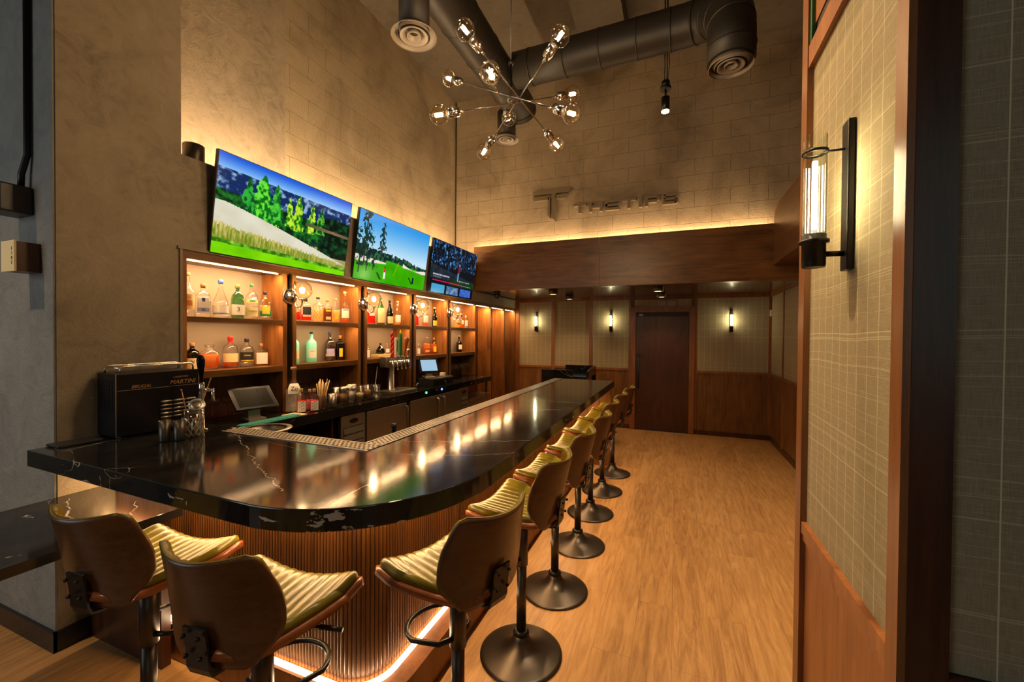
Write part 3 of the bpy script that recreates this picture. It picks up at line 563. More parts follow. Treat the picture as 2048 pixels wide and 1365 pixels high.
# globe sconces on the dividers
sl = ['chrome globe sconce left of the second bay of bottles, nearest the camera', 'chrome globe sconce between the second and third bays of bottles', 'chrome globe sconce between the third and fourth bays of bottles', 'chrome globe sconce beside the last bay, farthest globe on the back bar']
g0 = thing('globe_sconce', sl[0], 'wall sconce', (XL+0.004, 2.42, 1.90), 0, 'globe sconces on the back bar')
qx = Matrix.Rotation(PI/2, 3, 'Y')
MB().lathe([(0.001, 0.03), (0.045, 0.026), (0.062, 0.012), (0.066, 0.0)], (0, 0, 0), 32, qx).build('wall_plate', 'chrome', g0)
MB().cyl((0, 0, 0.06), (0, 0, 0.16), 0.010, 12).cyl((0, 0, 0.16), (0.01, 0, 0.175), 0.012, 12).build('mount_bar', 'blk', g0)
arm = [(0.03, 0, 0.0), (0.05, 0, 0.0), (0.055, 0, 0.11), (0.055, 0, 0.12), (0.055, 0, -0.04)]+[(0.095-0.04*math.cos(a), 0.02*math.sin(a/2), -0.05-0.04*math.sin(a)) for a in [i*PI/8 for i in range(9)]]+[(0.135, 0.02, -0.03)]
MB().cyl((0.02, 0, 0), (0.055, 0, 0), 0.006, 10).cyl((0.055, 0, 0.12), (0.055, 0, -0.05), 0.005, 10).tube([(0.095-0.04*math.cos(a), 0, -0.05-0.04*math.sin(a)) for a in [i*PI/8 for i in range(9)]], 0.005, 8).cyl((0.135, 0, -0.055), (0.135, 0, -0.02), 0.007, 10).build('arm', 'chrome', g0)
MB().cyl((0.135, 0, -0.035), (0.135, 0, -0.025), 0.024, 18).build('cup', 'chrome', g0)
gb = MB().sphere((0.135, 0, 0.045), 0.074, 32, 18).build('glass_globe', 'bulbglass', g0)
MB().sphere((0.135, 0, 0.045), 0.019, 14, 8, 1.3).build('bulb', 'globe', gb)
for k, y in ((1, 3.25), (2, 4.086), (3, 4.917)): dup(g0, (XL+0.004, y, 1.90), 0, sl[k], 'globe sconces on the back bar')

# ------------------------------------------------------------------ televisions
def fbm(x, y, seed, oct=4, fx=4.0, fy=4.0):
    out = np.zeros_like(x); amp = 0.5
    for o in range(oct):
        rs = np.random.RandomState(seed+o*13); g = rs.rand(64, 64); X = x*fx*2**o; Y = y*fy*2**o
        xi = np.floor(X).astype(int); yi = np.floor(Y).astype(int); tx = X-xi; ty = Y-yi; tx = tx*tx*(3-2*tx); ty = ty*ty*(3-2*ty)
        v = (g[xi % 64, yi % 64]*(1-tx)+g[(xi+1) % 64, yi % 64]*tx)*(1-ty)+(g[xi % 64, (yi+1) % 64]*(1-tx)+g[(xi+1) % 64, (yi+1) % 64]*tx)*ty
        out += amp*v; amp *= 0.5
    return out/0.94
def paint(kind, nx, ny):
    u, v = np.meshgrid((np.arange(nx)+.5)/nx, (np.arange(ny)+.5)/ny)   # v up
    img = np.zeros((ny, nx, 3))
    def put(mask, col): img[mask] = (np.array(col)/255*np.ones_like(img))[mask] if not isinstance(col, np.ndarray) else col[mask]
    def lerp(a, bq, t): t = np.clip(t, 0, 1)[..., None]; return (np.array(a)*(1-t)+np.array(bq)*t)/255
    n1 = fbm(u, v, 3, 5, 9, 7); n2 = fbm(u, v, 9, 5, 34, 22); n3 = fbm(u, v, 21, 4, 60, 26)
    if kind == 0:
        img[:] = lerp((150, 205, 255), (30, 95, 220), (v-0.84)*7)
        put(v < 0.86-0.03*u, lerp((14, 44, 96), (150, 180, 215), (n2-0.5)*4))
        put(v < 0.60-0.05*u, lerp((205, 185, 130), (150, 140, 95), n1))
        def tree(cx, base, top, wd, c1, c2):
            h = (v-base)/(top-base); ww = wd*np.clip(1-h, 0, 1)**0.6*(0.35+1.3*n3); put((abs(u-cx) < ww) & (h > 0) & (h < 1), lerp(c1, c2, (n3-0.5)*5+(cx-u)*5+0.4))
        put((v < 0.63+0.05*(n1-.5)-0.05*u) & (v > 0.30), lerp((6, 40, 20), (30, 120, 40), (n2-0.35)*3))
        put((v < 0.72+0.13*(n1-.5)) & (u > 0.72) & (v > 0.2), lerp((5, 22, 16), (20, 80, 40), (n2-0.4)*3))
        tree(0.28, 0.34, 0.93, 0.10, (10, 110, 25), (110, 235, 60)); tree(0.19, 0.42, 0.86, 0.05, (5, 80, 30), (50, 180, 60)); tree(0.37, 0.45, 0.88, 0.05, (10, 100, 30), (80, 210, 60))
        tree(0.54, 0.42, 0.86, 0.045, (20, 120, 20), (190, 230, 50)); tree(0.47, 0.45, 0.80, 0.03, (30, 130, 20), (200, 240, 60)); tree(0.65, 0.44, 0.82, 0.035, (20, 110, 20), (210, 240, 70)); tree(0.73, 0.46, 0.80, 0.04, (10, 80, 20), (100, 190, 60))
        put(v < 0.53-0.42*np.clip(u-0.05, 0, 1)**1.15-0.0, lerp((210, 205, 178), (238, 232, 212), n1))
        gr = fbm(u, v, 33, 4, 150, 14); put(v < 0.30-0.17*u+0.09*(gr-.35), lerp((110, 135, 25), (228, 205, 125), (gr-0.3)*1.6+(v-0.2+0.1*u)*3))
        put(v < 0.155-0.06*u+0.02*(n1-.5), lerp((40, 110, 10), (150, 220, 60), (n2-.3)*2))
        put(v < 0.115-0.055*u, lerp((90, 190, 0), (150, 240, 10), n1))
        for cx in (0.655, 0.672, 0.688): put((abs(u-cx) < 0.005) & (abs(v-0.315) < 0.03), (25, 35, 60))
        put((abs(v-(0.545-0.07*(u-0.6))) < 0.018) & (u > 0.6) , lerp((30, 60, 40), (190, 130, 95), (0.7-abs(u-0.85)*1.5)))
    elif kind == 1:
        img[:] = lerp((200, 232, 250), (40, 150, 235), (v-0.45)*1.9)
        put(v < 0.47-0.12*u, lerp((120, 190, 220), (60, 120, 150), n1))
        put((v < 0.52-0.16*u+0.10*(n2-.45)*1.5) & (v > 0.36-0.18*u), lerp((10, 40, 40), (60, 110, 70), (n3-.4)*4))
        put(v < 0.36-0.1*u, lerp((240, 235, 215), (225, 215, 190), n1))
        put((v < 0.40-0.09*u) & (u > 0.38) & (v < 0.50-0.5*abs(u-0.5)), lerp((40, 150, 10), (80, 200, 20), n1))
        put((abs(v-(0.34-0.13*(u-0.5)+0.03*np.sin(u*14))) < 0.03) & (u > 0.62), (240, 232, 210))
        put(v < 0.30-0.03*u-0.03*np.cos(u*5), lerp((40, 150, 0), (70, 190, 5), n1))
        def pine(cx, b0, b1, wd):
            h = (v-b0)/(b1-b0); put((abs(u-cx) < 0.006) & (h > -0.35) & (h < 1), (50, 40, 30)); put((abs(u-cx-0.01*np.sin(v*60)) < wd*(1-h*0.8)*(0.3+n2)) & (h > 0) & (h < 1) & (n3 > 0.42), lerp((8, 30, 30), (30, 75, 55), n3))
        pine(0.10, 0.45, 1.05, 0.15); pine(0.31, 0.50, 0.92, 0.07); pine(0.05, 0.2, 0.5, 0.06); pine(0.14, 0.22, 0.45, 0.05); pine(0.22, 0.22, 0.36, 0.04)
        put((abs(u-0.375) < 0.012) & (abs(v-0.20) < 0.035), (225, 40, 45)); put((abs(u-0.375) < 0.013) & (abs(v-0.12) < 0.05), (245, 245, 250)); put((abs(u-0.375) < 0.008) & (abs(v-0.25) < 0.014), (60, 40, 40))
        put((abs(u-0.525-0.25*(v-0.25)) < 0.003) & (v > 0.14) & (v < 0.38), (170, 190, 20)); put((abs(u-0.30-0.5*(0.1-v)) < 0.014) & (v > 0.05) & (v < 0.15) & (u < 0.36), (20, 70, 5))
        put((abs(u-0.80) < 0.012) & (abs(v-0.13) < 0.055), (15, 25, 60)); put((abs(u-0.73-(0.17-v)*0.55) < 0.010) & (v > 0.07) & (v < 0.17), (10, 50, 5))
    else:
        img[:] = lerp((6, 12, 22), (12, 26, 34), n1)
        put((n3 > 0.5) & (v > 0.55), lerp((15, 40, 80), (90, 170, 240), (n2-.4)*3)); 
        for k in range(22): cx = (k+0.5)/22+0.02*math.sin(k*7.7); put((abs(u-cx) < 0.007) & (v > 0.45), (10, 16, 20))
        put((v < 0.55-0.2*u) & (v > 0.28), lerp((14, 22, 34), (45, 60, 70), n2)); put((v < 0.34) & (u > 0.4), lerp((8, 34, 14), (20, 70, 30), n1))
        put((abs(u-0.60) < 0.02) & (abs(v-0.55) < 0.07), (140, 30, 35)); put((abs(u-0.59) < 0.016) & (abs(v-0.40) < 0.08), (90, 150, 200)); put((abs(u-0.60) < 0.012) & (abs(v-0.65) < 0.02), (190, 150, 120))
        put((abs(u-0.36) < 0.02) & (abs(v-0.52) < 0.09), (30, 50, 80)); put(v < 0.20, lerp((6, 8, 14), (10, 12, 20), n1))
        put((abs(v-0.245) < 0.008) & (u > 0.06) & (u < 0.70), (225, 20, 90)); put((abs(v-0.245) < 0.006) & (u >= 0.70) & (u < 0.93), (130, 140, 150))
        put((abs(v-0.36) < 0.017) & (u > 0.06) & (u < 0.40) & (np.sin(u*220) > -0.4), (205, 210, 220)); put((abs(v-0.315) < 0.010) & (u > 0.06) & (u < 0.24) & (np.sin(u*260) > -0.3), (120, 130, 140))
        for k in range(8): put(((u-0.60-k*0.038)**2*3.2+(v-0.325)**2 < 0.0002), (200, 205, 210))
        for k, c in enumerate(((70, 165, 210), (60, 105, 165), (70, 110, 200))): put((abs(u-(0.19+0.31*k)) < 0.135) & (v > 0.015) & (v < 0.18), lerp(c, (160, 175, 170) if k == 1 else (40, 90, 190), (n2-.42)*3*(k > 0)))
    lin = np.where(img <= 0.04045, img/12.92, ((img+0.055)/1.055)**2.4); return np.clip(lin, 0, 1)
def tv(y0, label, kind, wd=1.19, h=0.675):
    t = thing('television', label, 'television', (XL+0.055, y0+wd/2, 2.465), 0, 'televisions above the back bar')
    tilt = Matrix.Rotation(math.atan2(0.10, h), 3, 'Y')
    def T(mb): mb.v = [tuple(tilt @ Vector(v)) for v in mb.v]; return mb
    T(MB().rbox(-0.02, 0.008, -wd/2, wd/2, -h/2, h/2, 0.003)).build('housing', 'blkp', t)
    nx, ny = 300, 168; e = 0.006; gx = np.linspace(-wd/2+e, wd/2-e, nx+1); gz = np.linspace(-h/2+e*1.6, h/2-e, ny+1)
    mb = MB(); vs = [(0.0095, y, z) for z in gz for y in gx]; W = nx+1
    mb.add(vs, [(j*W+i, j*W+i+1, (j+1)*W+i+1, (j+1)*W+i) for j in range(ny) for i in range(nx)]); T(mb)
    me = bpy.data.meshes.new('screen'); me.from_pydata(mb.v, [], mb.f); me.materials.append(M['tv']); ca = me.color_attributes.new('Col', 'FLOAT_COLOR', 'CORNER')
    pic = paint(kind, nx, ny).reshape(-1, 3); col = np.ones((nx*ny, 4, 4), dtype=np.float32); col[:, :, :3] = pic[:, None, :]; ca.data.foreach_set('color', col.ravel())
    so = bpy.data.objects.new('screen', me); C.objects.link(so); so.parent = t; so['label'] = 'lit golf picture'
    MB().box(-0.055, -0.02, -0.2, 0.2, -0.15, 0.15).build('wall_mount', 'blk', t)
tv(1.80, 'largest looking screen showing a golf meadow with trees, nearest the camera', 0)
tv(3.09, 'middle screen showing a golfer in red on a green', 1)
tv(4.365, 'farthest and darkest screen showing a video menu, beside the walnut beam', 2)
sp = thing('ledge_speaker', 'dark cylinder lamp standing on the concrete ledge left of the first screen', 'lamp', (-2.95, 1.765, 2.716))
MB().lathe([(0.058, 0), (0.060, 0.004), (0.060, 0.112), (0.056, 0.116)], (0, 0, 0), 32).build('shell', 'bronze', sp)
MB().lathe([(0.001, 0.10), (0.055, 0.10)], (0, 0, 0), 24, caps=False).build('lamp_face', 'black', sp)
# sockets, dome, sensors
t = thing('dome_camera', 'black dome security camera under the beam at the left wall', 'security camera', (-2.62, 5.98, 2.289))
MB().lathe([(0.055, 0), (0.055, -0.02), (0.045, -0.03)], (0, 0, 0), 24).build('base', 'blkp', t); MB().sphere((0, 0, -0.06), 0.052, 20, 12).build('dome', 'darkglass' if False else 'blkp', t)
tag(MB().rbox(1.352, 1.376, YB-0.045, YB-0.0205, 1.93, 2.03, 0.004).build('wall_sensor', 'white', None), 'small white sensor on the corner post of the back wall', 'sensor')
tag(MB().rbox(-0.275, -0.155, YB-0.03, YB-0.0085, 2.115, 2.20, 0.003).rbox(-0.14, 0.0, YB-0.025, YB-0.0085, 2.11, 2.205, 0.003).build('exit_sign', 'grey', None), 'pale sign plates on the fabric above the door', 'sign')
dls = ['small surface downlight under the soffit before the left sconce', 'small surface downlight deeper under the soffit, left of the door', 'nearer of the two surface downlights in front of the door', 'farther of the two surface downlights in front of the door']
d0 = None
for k, (x, y) in enumerate(((-1.70, 5.95), (-1.66, 6.8), (-0.23, 5.97), (-0.21, 6.85))):
    if d0 is None:
        d0 = thing('surface_downlight', dls[0], 'downlight', (x, y, 2.289), 0, 'downlights under the soffit')
        MB().lathe([(0.068, 0), (0.070, -0.002), (0.070, -0.072), (0.064, -0.074), (0.060, -0.06)], (0, 0, 0), 28).build('housing', 'bronze', d0)
        MB().lathe([(0.001, -0.066), (0.061, -0.066)], (0, 0, 0), 24, caps=False).build('lens', 'ledd', d0)
        l_ = light('downlight_beam', 'SPOT', (0, 0, -0.085), 11, (1.0, 0.66, 0.34), 0.03, (0, 0, 0), spot=110, blend=0.7, parent=d0)
    else: dup(d0, (x, y, 2.289), 0, dls[k], 'downlights under the soffit')
# ------------------------------------------------------------------ tube sconces
def tube_sconce(loc, rz, label, power=0):
    t = thing('tube_sconce', label, 'wall sconce', loc, rz, 'ribbed glass tube sconces')    # back plate in local XZ plane, lamp towards -Y
    MB().rbox(-0.022, 0.022, -0.016, 0.0, -0.185, 0.185, 0.003).build('back_plate', 'blk', t)
    MB().cyl((0, -0.016, -0.142), (0, -0.06, -0.142), 0.007, 12).build('arm', 'blk', t); MB().cyl((0, -0.016, 0.118), (0, -0.06, 0.118), 0.003, 8).build('arm', 'blk', t)
    c = (0, -0.078, 0)
    MB().lathe([(0.024, -0.175), (0.026, -0.17), (0.026, -0.115), (0.033, -0.113), (0.033, -0.106), (0.027, -0.104), (0.027, -0.092)], c, 28).build('socket_cup', 'blk', t)
    MB().lathe([(0.0262, 0.114), (0.0285, 0.114), (0.0285, 0.121), (0.0262, 0.121)], c, 28, caps=False).build('retaining_ring', 'blk', t)
    g = MB(); n_ = 72; v = []
    for z in (-0.10, 0.16):
        for k in range(n_): a = 2*PI*k/n_; r = 0.0245+0.0012*math.cos(a*18); v.append((c[0]+r*math.cos(a), c[1]+r*math.sin(a), z))
    g.add(v, [(k, (k+1) % n_, n_+(k+1) % n_, n_+k) for k in range(n_)], True); gg = g.build('ribbed_glass_tube', 'ribglass', t)
    MB().cyl((0, c[1], -0.075), (0, c[1], 0.095), 0.006, 12).build('lamp_tube', 'tube', gg)
    return t
tube_sconce((PX+0.012, 1.27, 1.955), R(-90), 'large looking black sconce with ribbed glass tube on the right partition', 9.0)
s1 = tube_sconce((-2.43, YB-0.009, 1.865), 0, 'leftmost black tube sconce on the back wall', 8.0)
dup(s1, (-1.055, YB-0.009, 1.865), 0, 'black tube sconce on the back wall just left of the door', 'ribbed glass tube sconces')
dup(s1, (0.82, YB-0.009, 1.865), 0, 'black tube sconce on the back wall right of the door', 'ribbed glass tube sconces')

# ------------------------------------------------------------------ raised wall logo
lg = thing('wall_lettering', 'raised THE TIPS lettering with T emblem on the block wall', 'sign', (0, YU-0.03, 0))
def bars(name, polys, th=(-0.02, 0.03)):
    m = MB()
    for P in polys: m.prism(P, th[0], th[1], 1)
    m.build(name, 'letter', lg)
def rc(x0, x1, z0, z1): return [(x0, z0), (x1, z0), (x1, z1), (x0, z1)]
bars('emblem', [[(-1.96, 3.645), (-1.43, 3.645), (-1.39, 3.705), (-1.96, 3.705)], [(-1.94, 3.565), (-1.715, 3.565), (-1.715, 3.62), (-1.98, 3.62)], [(-1.625, 3.565), (-1.48, 3.565), (-1.44, 3.62), (-1.625, 3.62)],
     [(-1.735, 3.335), (-1.70, 3.30), (-1.70, 3.60), (-1.735, 3.60)], [(-1.675, 3.30), (-1.615, 3.245), (-1.615, 3.645), (-1.675, 3.645)]])
s, z0, z1 = 0.034, 3.325, 3.46; zm = (z0+z1)/2
def letter(ch, x, wd=0.185):
    x1 = x+wd
    return {'T': [rc(x, x1, z1-s, z1), rc((x+x1)/2-0.02, (x+x1)/2+0.02, z0, z1-s)],
     'H': [rc(x, x+0.038, z0, z1), rc(x1-0.038, x1, z0, z1), rc(x+0.038, x1-0.038, zm-s/2, zm+s/2)],
     'E': [rc(x, x1, z1-s, z1), rc(x, x1, zm-s/2, zm+s/2), rc(x, x1, z0, z0+s), rc(x, x+0.03, z0+s, z1-s)],
     'I': [rc(x, x+0.042, z0, z1)],
     'P': [rc(x, x+0.04, z0, z1-s), rc(x, x1-0.02, z1-s, z1), [(x1-0.038, zm-0.01), (x1, zm+0.01), (x1, z1-0.02), (x1-0.02, z1-s+0.01), (x1-0.038, z1-s)], rc(x+0.04, x1-0.038, zm-s/2-0.005, zm+s/2-0.005)],
     'S': [rc(x+0.02, x1, z1-s, z1), rc(x, x+0.036, zm, z1-0.01), rc(x+0.01, x1-0.01, zm-s/2, zm+s/2), rc(x1-0.036, x1, z0+0.01, zm), rc(x, x1-0.02, z0, z0+s)]}[ch]
x = -1.36
for chx in 'THETIPS':
    bars('letter', letter(chx, x)); x += 0.075 if chx == 'I' else 0.222
# ------------------------------------------------------------------ bar
def arc(cx, cy, r, a0, a1, n): return [(cx+r*math.cos(R(a0+(a1-a0)*i/n)), cy+r*math.sin(R(a0+(a1-a0)*i/n))) for i in range(n+1)]
ZB = 1.05
bar = thing('bar_counter', 'long black marble bar with rounded corner and fluted walnut front', 'bar counter', (0, 0, 0))
# top outline: left end, front, rounded corner, long side, far end, inner side
out = [(-2.80, 0.955), (-1.60, 0.925)]
for i in range(1, 25):
    a = PI/2*i/24; e = 2.2; cx, cy, rx, ry = -1.32, 1.62, 0.62, 0.70
    out.append((cx+rx*math.sin(a)**(2/e), cy-ry*math.cos(a)**(2/e)))
out += [(-0.70, 5.22), (-1.34, 5.22)]
inn = [(-1.34, 1.55), (-2.20, 1.55), (-2.20, 1.66), (-2.86, 1.66), (-2.86, 1.08), (-2.80, 1.08)]
tp = MB(); tp.prism(out+inn, ZB-0.075, ZB); o = tp.build('bar_top', 'marble', bar)
bv = o.modifiers.new('b', 'BEVEL'); bv.width = 0.004; bv.segments = 2; bv.limit_method = 'ANGLE'; bv.angle_limit = R(50)
# fluted front
path = [(-2.86, 1.312), (-1.27, 1.312)]+arc(-1.27, 1.312+0.14, 0.14, -90, 0, 12)[1:]+[(-1.13, 5.16)]
dense = []; acc = 0; P = [Vector(q) for q in path]; seg = [(P[i+1]-P[i]).length for i in range(len(P)-1)]; tot = sum(seg)
def along(sv):
    for i, L in enumerate(seg):
        if sv <= L or i == len(seg)-1: d = (P[i+1]-P[i]).normalized(); return P[i]+d*sv, Vector((d.y, -d.x))
        sv -= L
pitch = 0.0175; n_ = int(tot/pitch); fl = MB(); v = []
for k in range(n_):
    for q, h in ((0.0, -0.004), (0.12, 0.0035), (0.5, 0.0065), (0.88, 0.0035)):
        pt, nn = along((k+q)*pitch); v.append(pt+nn*h)
m = len(v); fl.add([(q.x, q.y, 0.172) for q in v]+[(q.x, q.y, ZB-0.076) for q in v], [(i, i+1, m+i+1, m+i) for i in range(m-1)])
fl.build('fluted_front', 'flute', bar)
def off(pathpts, d):
    P = [Vector(q) for q in pathpts]; o = []
    for i in range(len(P)):
        a = (P[min(i+1, len(P)-1)]-P[max(i-1, 0)]).normalized(); o.append(tuple(P[i]+Vector((a.y, -a.x))*d))
    return o
inside = off(path, -0.05)
MB().prism(path[::-1]+inside, 0.0, ZB-0.077).build('front_core', 'wooddk', bar)
pl = [(-2.86, 1.262), (-1.20, 1.262)]+arc(-1.20, 1.262+0.19, 0.19, -90, 0, 8)[1:]+[(-1.01, 5.16)]
MB().prism([(-2.86, 1.32)]+pl+[(-1.15, 5.16)]+off(path, -0.02)[::-1], 0.0, 0.17).build('plinth', 'woodm', bar)
# LED channel on the plinth
ch_ = off(path, 0.038); ci = off(path, 0.020); cm = MB()
for i in range(len(ch_)-1): cm.add([(*ch_[i], 0.1715), (*ch_[i+1], 0.1715), (*ci[i+1], 0.183), (*ci[i], 0.183)], [(0, 1, 2, 3)])
cm.build('base_light_strip', 'ledb', bar)
# under-top LED that washes the flutes
cu_ = off(path, 0.045); cv_ = off(path, 0.035); cm = MB()
for i in range(len(cu_)-1): cm.add([(*cu_[i], ZB-0.079), (*cu_[i+1], ZB-0.079), (*cv_[i+1], ZB-0.079), (*cv_[i], ZB-0.079)], [(0, 1, 2, 3)])
cm.build('top_light_strip', 'ledtop', bar)
MB().box(-1.13, -0.73, 5.16, 5.20, 0, ZB-0.076).box(-1.46, -1.13, 5.10, 5.20, 0, ZB-0.076).build('end_panel', 'flute', bar)
ib = MB(); ib.box(-1.47, -1.14, 1.7, 5.16, 0.0, 0.03).box(-1.46, -1.44, 1.67, 5.16, 0.0, ZB-0.077).box(-2.84, -1.46, 1.64, 1.66, 0.0, ZB-0.077)
ib.build('service_side', 'steeldk', bar)
# perforated drain rail
dt = MB(); zt = ZB+0.001
dt.box(-1.455, -1.34, 1.55, 5.22, ZB-0.06, ZB-0.012).box(-2.20, -1.34, 1.55, 1.665, ZB-0.06, ZB-0.012)
rail = thing('drain_rail', 'perforated steel drip rail along the service edge of the bar', 'drip rail', (0, 0, 0))
MB().box(-1.455, -1.345, 1.66, 5.20, ZB-0.02, ZB-0.012).box(-2.36, -1.345, 1.555, 1.66, ZB-0.02, ZB-0.012).build('tray_floor', 'black', rail)
g = MB()
def lattice(x0, x1, y0, y1):
    # steel sheet with rows of slots: strips between the slots plus short bridges
    lng = y1-y0 > x1-x0
    a0, a1, b0, b1 = (y0, y1, x0, x1) if lng else (x0, x1, y0, y1)
    def bx(p0, p1, q0, q1):
        if lng: g.box(q0, q1, p0, p1, zt, zt+0.003)
        else: g.box(p0, p1, q0, q1, zt, zt+0.003)
    wd = b1-b0; bx(a0, a1, b0, b0+0.012); bx(a0, a1, b1-0.012, b1); rows = 5; rw = (wd-0.024)/rows
    for r_ in range(1, rows): bx(a0, a1, b0+0.012+r_*rw-0.003, b0+0.012+r_*rw+0.003)
    per = 0.027
    for r_ in range(rows):
        p = a0+(0.0 if r_ % 2 else per/2)
        while p < a1-0.01: bx(p, min(p+0.014, a1), b0+0.015+r_*rw, b0+0.009+(r_+1)*rw); p += per
lattice(-1.455, -1.342, 1.665, 5.205); lattice(-2.36, -1.342, 1.552, 1.665)
g.build('perforated_cover', 'steeldk', rail)
# lower slab
low = thing('lower_counter', 'lower black marble counter passing under the left end of the bar', 'counter', (0, 0, 0))
MB().rbox(-2.865, -2.165, 0.1, 1.245, 0.735, 0.775, 0.002).build('slab', 'marble', low)
MB().box(-2.85, -2.25, 1.20, 1.24, 0.0, 0.735).build('support_panel', 'wooddk', low)
MB().box(-2.85, -2.25, 0.12, 0.16, 0, 0.735).build('support_panel', 'wooddk', low)
# ------------------------------------------------------------------ stools
def make_stool(label):
    t = thing('bar_stool', label, 'bar stool', (0, 0, 0), 0, 'bentwood bar stools around the bar')
    MB().lathe([(0.200, 0.0), (0.206, 0.003), (0.206, 0.008), (0.19, 0.014), (0.15, 0.024), (0.10, 0.040), (0.065, 0.060), (0.044, 0.085), (0.034, 0.105)], (0, 0, 0), 64).build('base', 'bronze', t)
    cr = MB().lathe([(0.034, 0.10), (0.038, 0.104), (0.038, 0.118), (0.033, 0.122), (0.028, 0.124)], (0, 0, 0), 28)
    for k in range(20): a = 2*PI*k/20; cr.box(0.037*math.cos(a)-0.003, 0.037*math.cos(a)+0.003, 0.037*math.sin(a)-0.003, 0.037*math.sin(a)+0.003, 0.106, 0.116)
    cr.build('collar', 'blk', t)
    MB().cyl((0, 0, 0.11), (0, 0, 0.47), 0.0245, 28).build('column', 'bronze', t)
    MB().lathe([(0.027, 0.45), (0.031, 0.453), (0.031, 0.695)], (0, 0, 0), 28).build('sleeve', 'bronze', t)
    pts = [(-0.028, 0.0, 0.49), (-0.075, 0.02, 0.487)]+[(0.12*math.cos(a), 0.12+0.105*math.sin(a), 0.48) for a in [PI-i*PI/14 for i in range(15)]]+[(0.075, 0.02, 0.487), (0.028, 0.0, 0.49)]
    MB().tube(pts, 0.0095, 10).build('footrest', 'blk', t)
    MB().tube([(0.0, 0.0, 0.705), (0.08, 0.02, 0.70), (0.19, 0.05, 0.685)], 0.005, 8).cyl((0.17, 0.045, 0.688), (0.24, 0.064, 0.678), 0.008, 10).build('lever', 'blk', t)
    MB().rbox(-0.08, 0.08, -0.09, 0.09, 0.69, 0.702, 0.003).build('swivel_plate', 'blk', t)
    # seat: u across, v back to front
    def hw(v):
        base = 0.060+0.170*min(1, v/0.70)**0.75
        end = min(1.0, (1-v)/0.10); st = min(1.0, v/0.08)
        return base*(0.80+0.20*math.sqrt(max(0, 1-(1-end)**2)))*(0.72+0.28*math.sqrt(max(0, 1-(1-st)**2)))
    def seatpt(u, v, inset=0.0, lift=0.0):
        k = 2*u-1; y = -0.19+0.40*v; x = k*(hw(v)-inset); y = y if inset == 0 else -0.19+0.40*(0.02+0.965*v)
        q = abs(x)/0.25
        z = 0.736-0.018+0.052*q**2.0*(0.35+0.65*v)+0.020*v-0.022*max(0, (v-0.86)/0.14)**2*(1-0.6*q)+0.045*max(0, (0.22-v)/0.22)**1.6
        return x, y, z+lift
    MB().surf(lambda u, v: seatpt(u, v), 28, 22, lambda u, v: 0.013+0.012*abs(2*u-1)**2).build('seat_shell', 'plyseat', t)
    def cush(u, v):
        x, y, z = seatpt(u, v, 0.011); k = abs(2*u-1); edge = min(1, (1-k)/0.10)*min(1, v/0.05)*min(1, (1-v)/0.05)
        edge = math.sqrt(max(0, 1-(1-edge)**2)); rib = abs(math.sin(x/0.036*PI))**0.6
        return x, y, z+0.002+0.022*edge+0.0065*rib*edge
    MB().surf(lambda u, v: cush(u, v), 110, 30, 0.003).build('seat_cushion', 'leather', t)
    # backrest: u across, v bottom to top, concave towards +y
    def bw(v):
        e = [(0, 0.11), (0.04, 0.14), (0.13, 0.160), (0.26, 0.194), (0.38, 0.207), (0.50, 0.208), (0.66, 0.199), (0.80, 0.186), (0.92, 0.173), (0.97, 0.163), (1.0, 0.146)]
        for i in range(len(e)-1):
            if v <= e[i+1][0]: f = (v-e[i][0])/(e[i+1][0]-e[i][0]); return e[i][1]*(1-f)+e[i+1][1]*f
        return e[-1][1]
    def backpt(u, v, inset=0.0):
        k = 2*u-1; x = k*(bw(v)-inset); z = 0.705+0.312*v+(0.012*abs(k)**2)*(v > 0.5)
        y = -0.175-0.075*v+0.115*(abs(x)/0.215)**2*(0.55+0.45*v)-0.03*max(0, 0.25-v)
        return x, y, z
    MB().surf(lambda u, v: backpt(u, v), 28, 24, 0.012).build('back_shell', 'ply', t)
    def bcush(u, v):
        vv = 0.03+0.97*v; x, y, z = backpt(u, vv, 0.004); k = abs(2*u-1); edge = min(1, (1-k)/0.12)*min(1, v/0.07)*min(1, (1-v)/0.06); edge = math.sqrt(max(0, 1-(1-edge)**2))
        rib = abs(math.sin(x/0.036*PI))**0.6
        return x, y+0.004+0.018*edge+0.006*rib*edge, z+0.004*v
    mbk = MB().surf(lambda u, v: bcush(u, v), 90, 26, -0.003); mbk.build('back_cushion', 'leather', t)
    br = MB()
    P = [(-0.212, 0.83), (-0.203, 0.76), (-0.20, 0.715), (-0.19, 0.692), (-0.16, 0.684), (0.04, 0.684)]
    for (a0, zz0), (a1, zz1) in zip(P[:-1], P[1:]):
        d = Vector((a1-a0, zz1-zz0)).normalized(); nx, nz = -d.y*0.007, d.x*0.007
        wA = 0.038
        br.add([(s_*wA, a+sg*nx-0.006, z+sg*nz) for s_ in (-1, 1) for (a, z) in ((a0, zz0), (a1, zz1)) for sg in (0, 1)], [(0, 1, 3, 2), (4, 6, 7, 5), (0, 4, 5, 1), (2, 3, 7, 6), (0, 2, 6, 4), (1, 5, 7, 3)])
    bk = br.build('back_bracket', 'blk', t)
    for s_ in (-1, 1):
        for zz, yy in ((0.812, -0.226), (0.755, -0.219)): MB().sphere((s_*0.024, yy, zz), 0.0065, 10, 6).build('bolt', 'blk', bk)
    return t
G = 'bentwood bar stools around the bar'
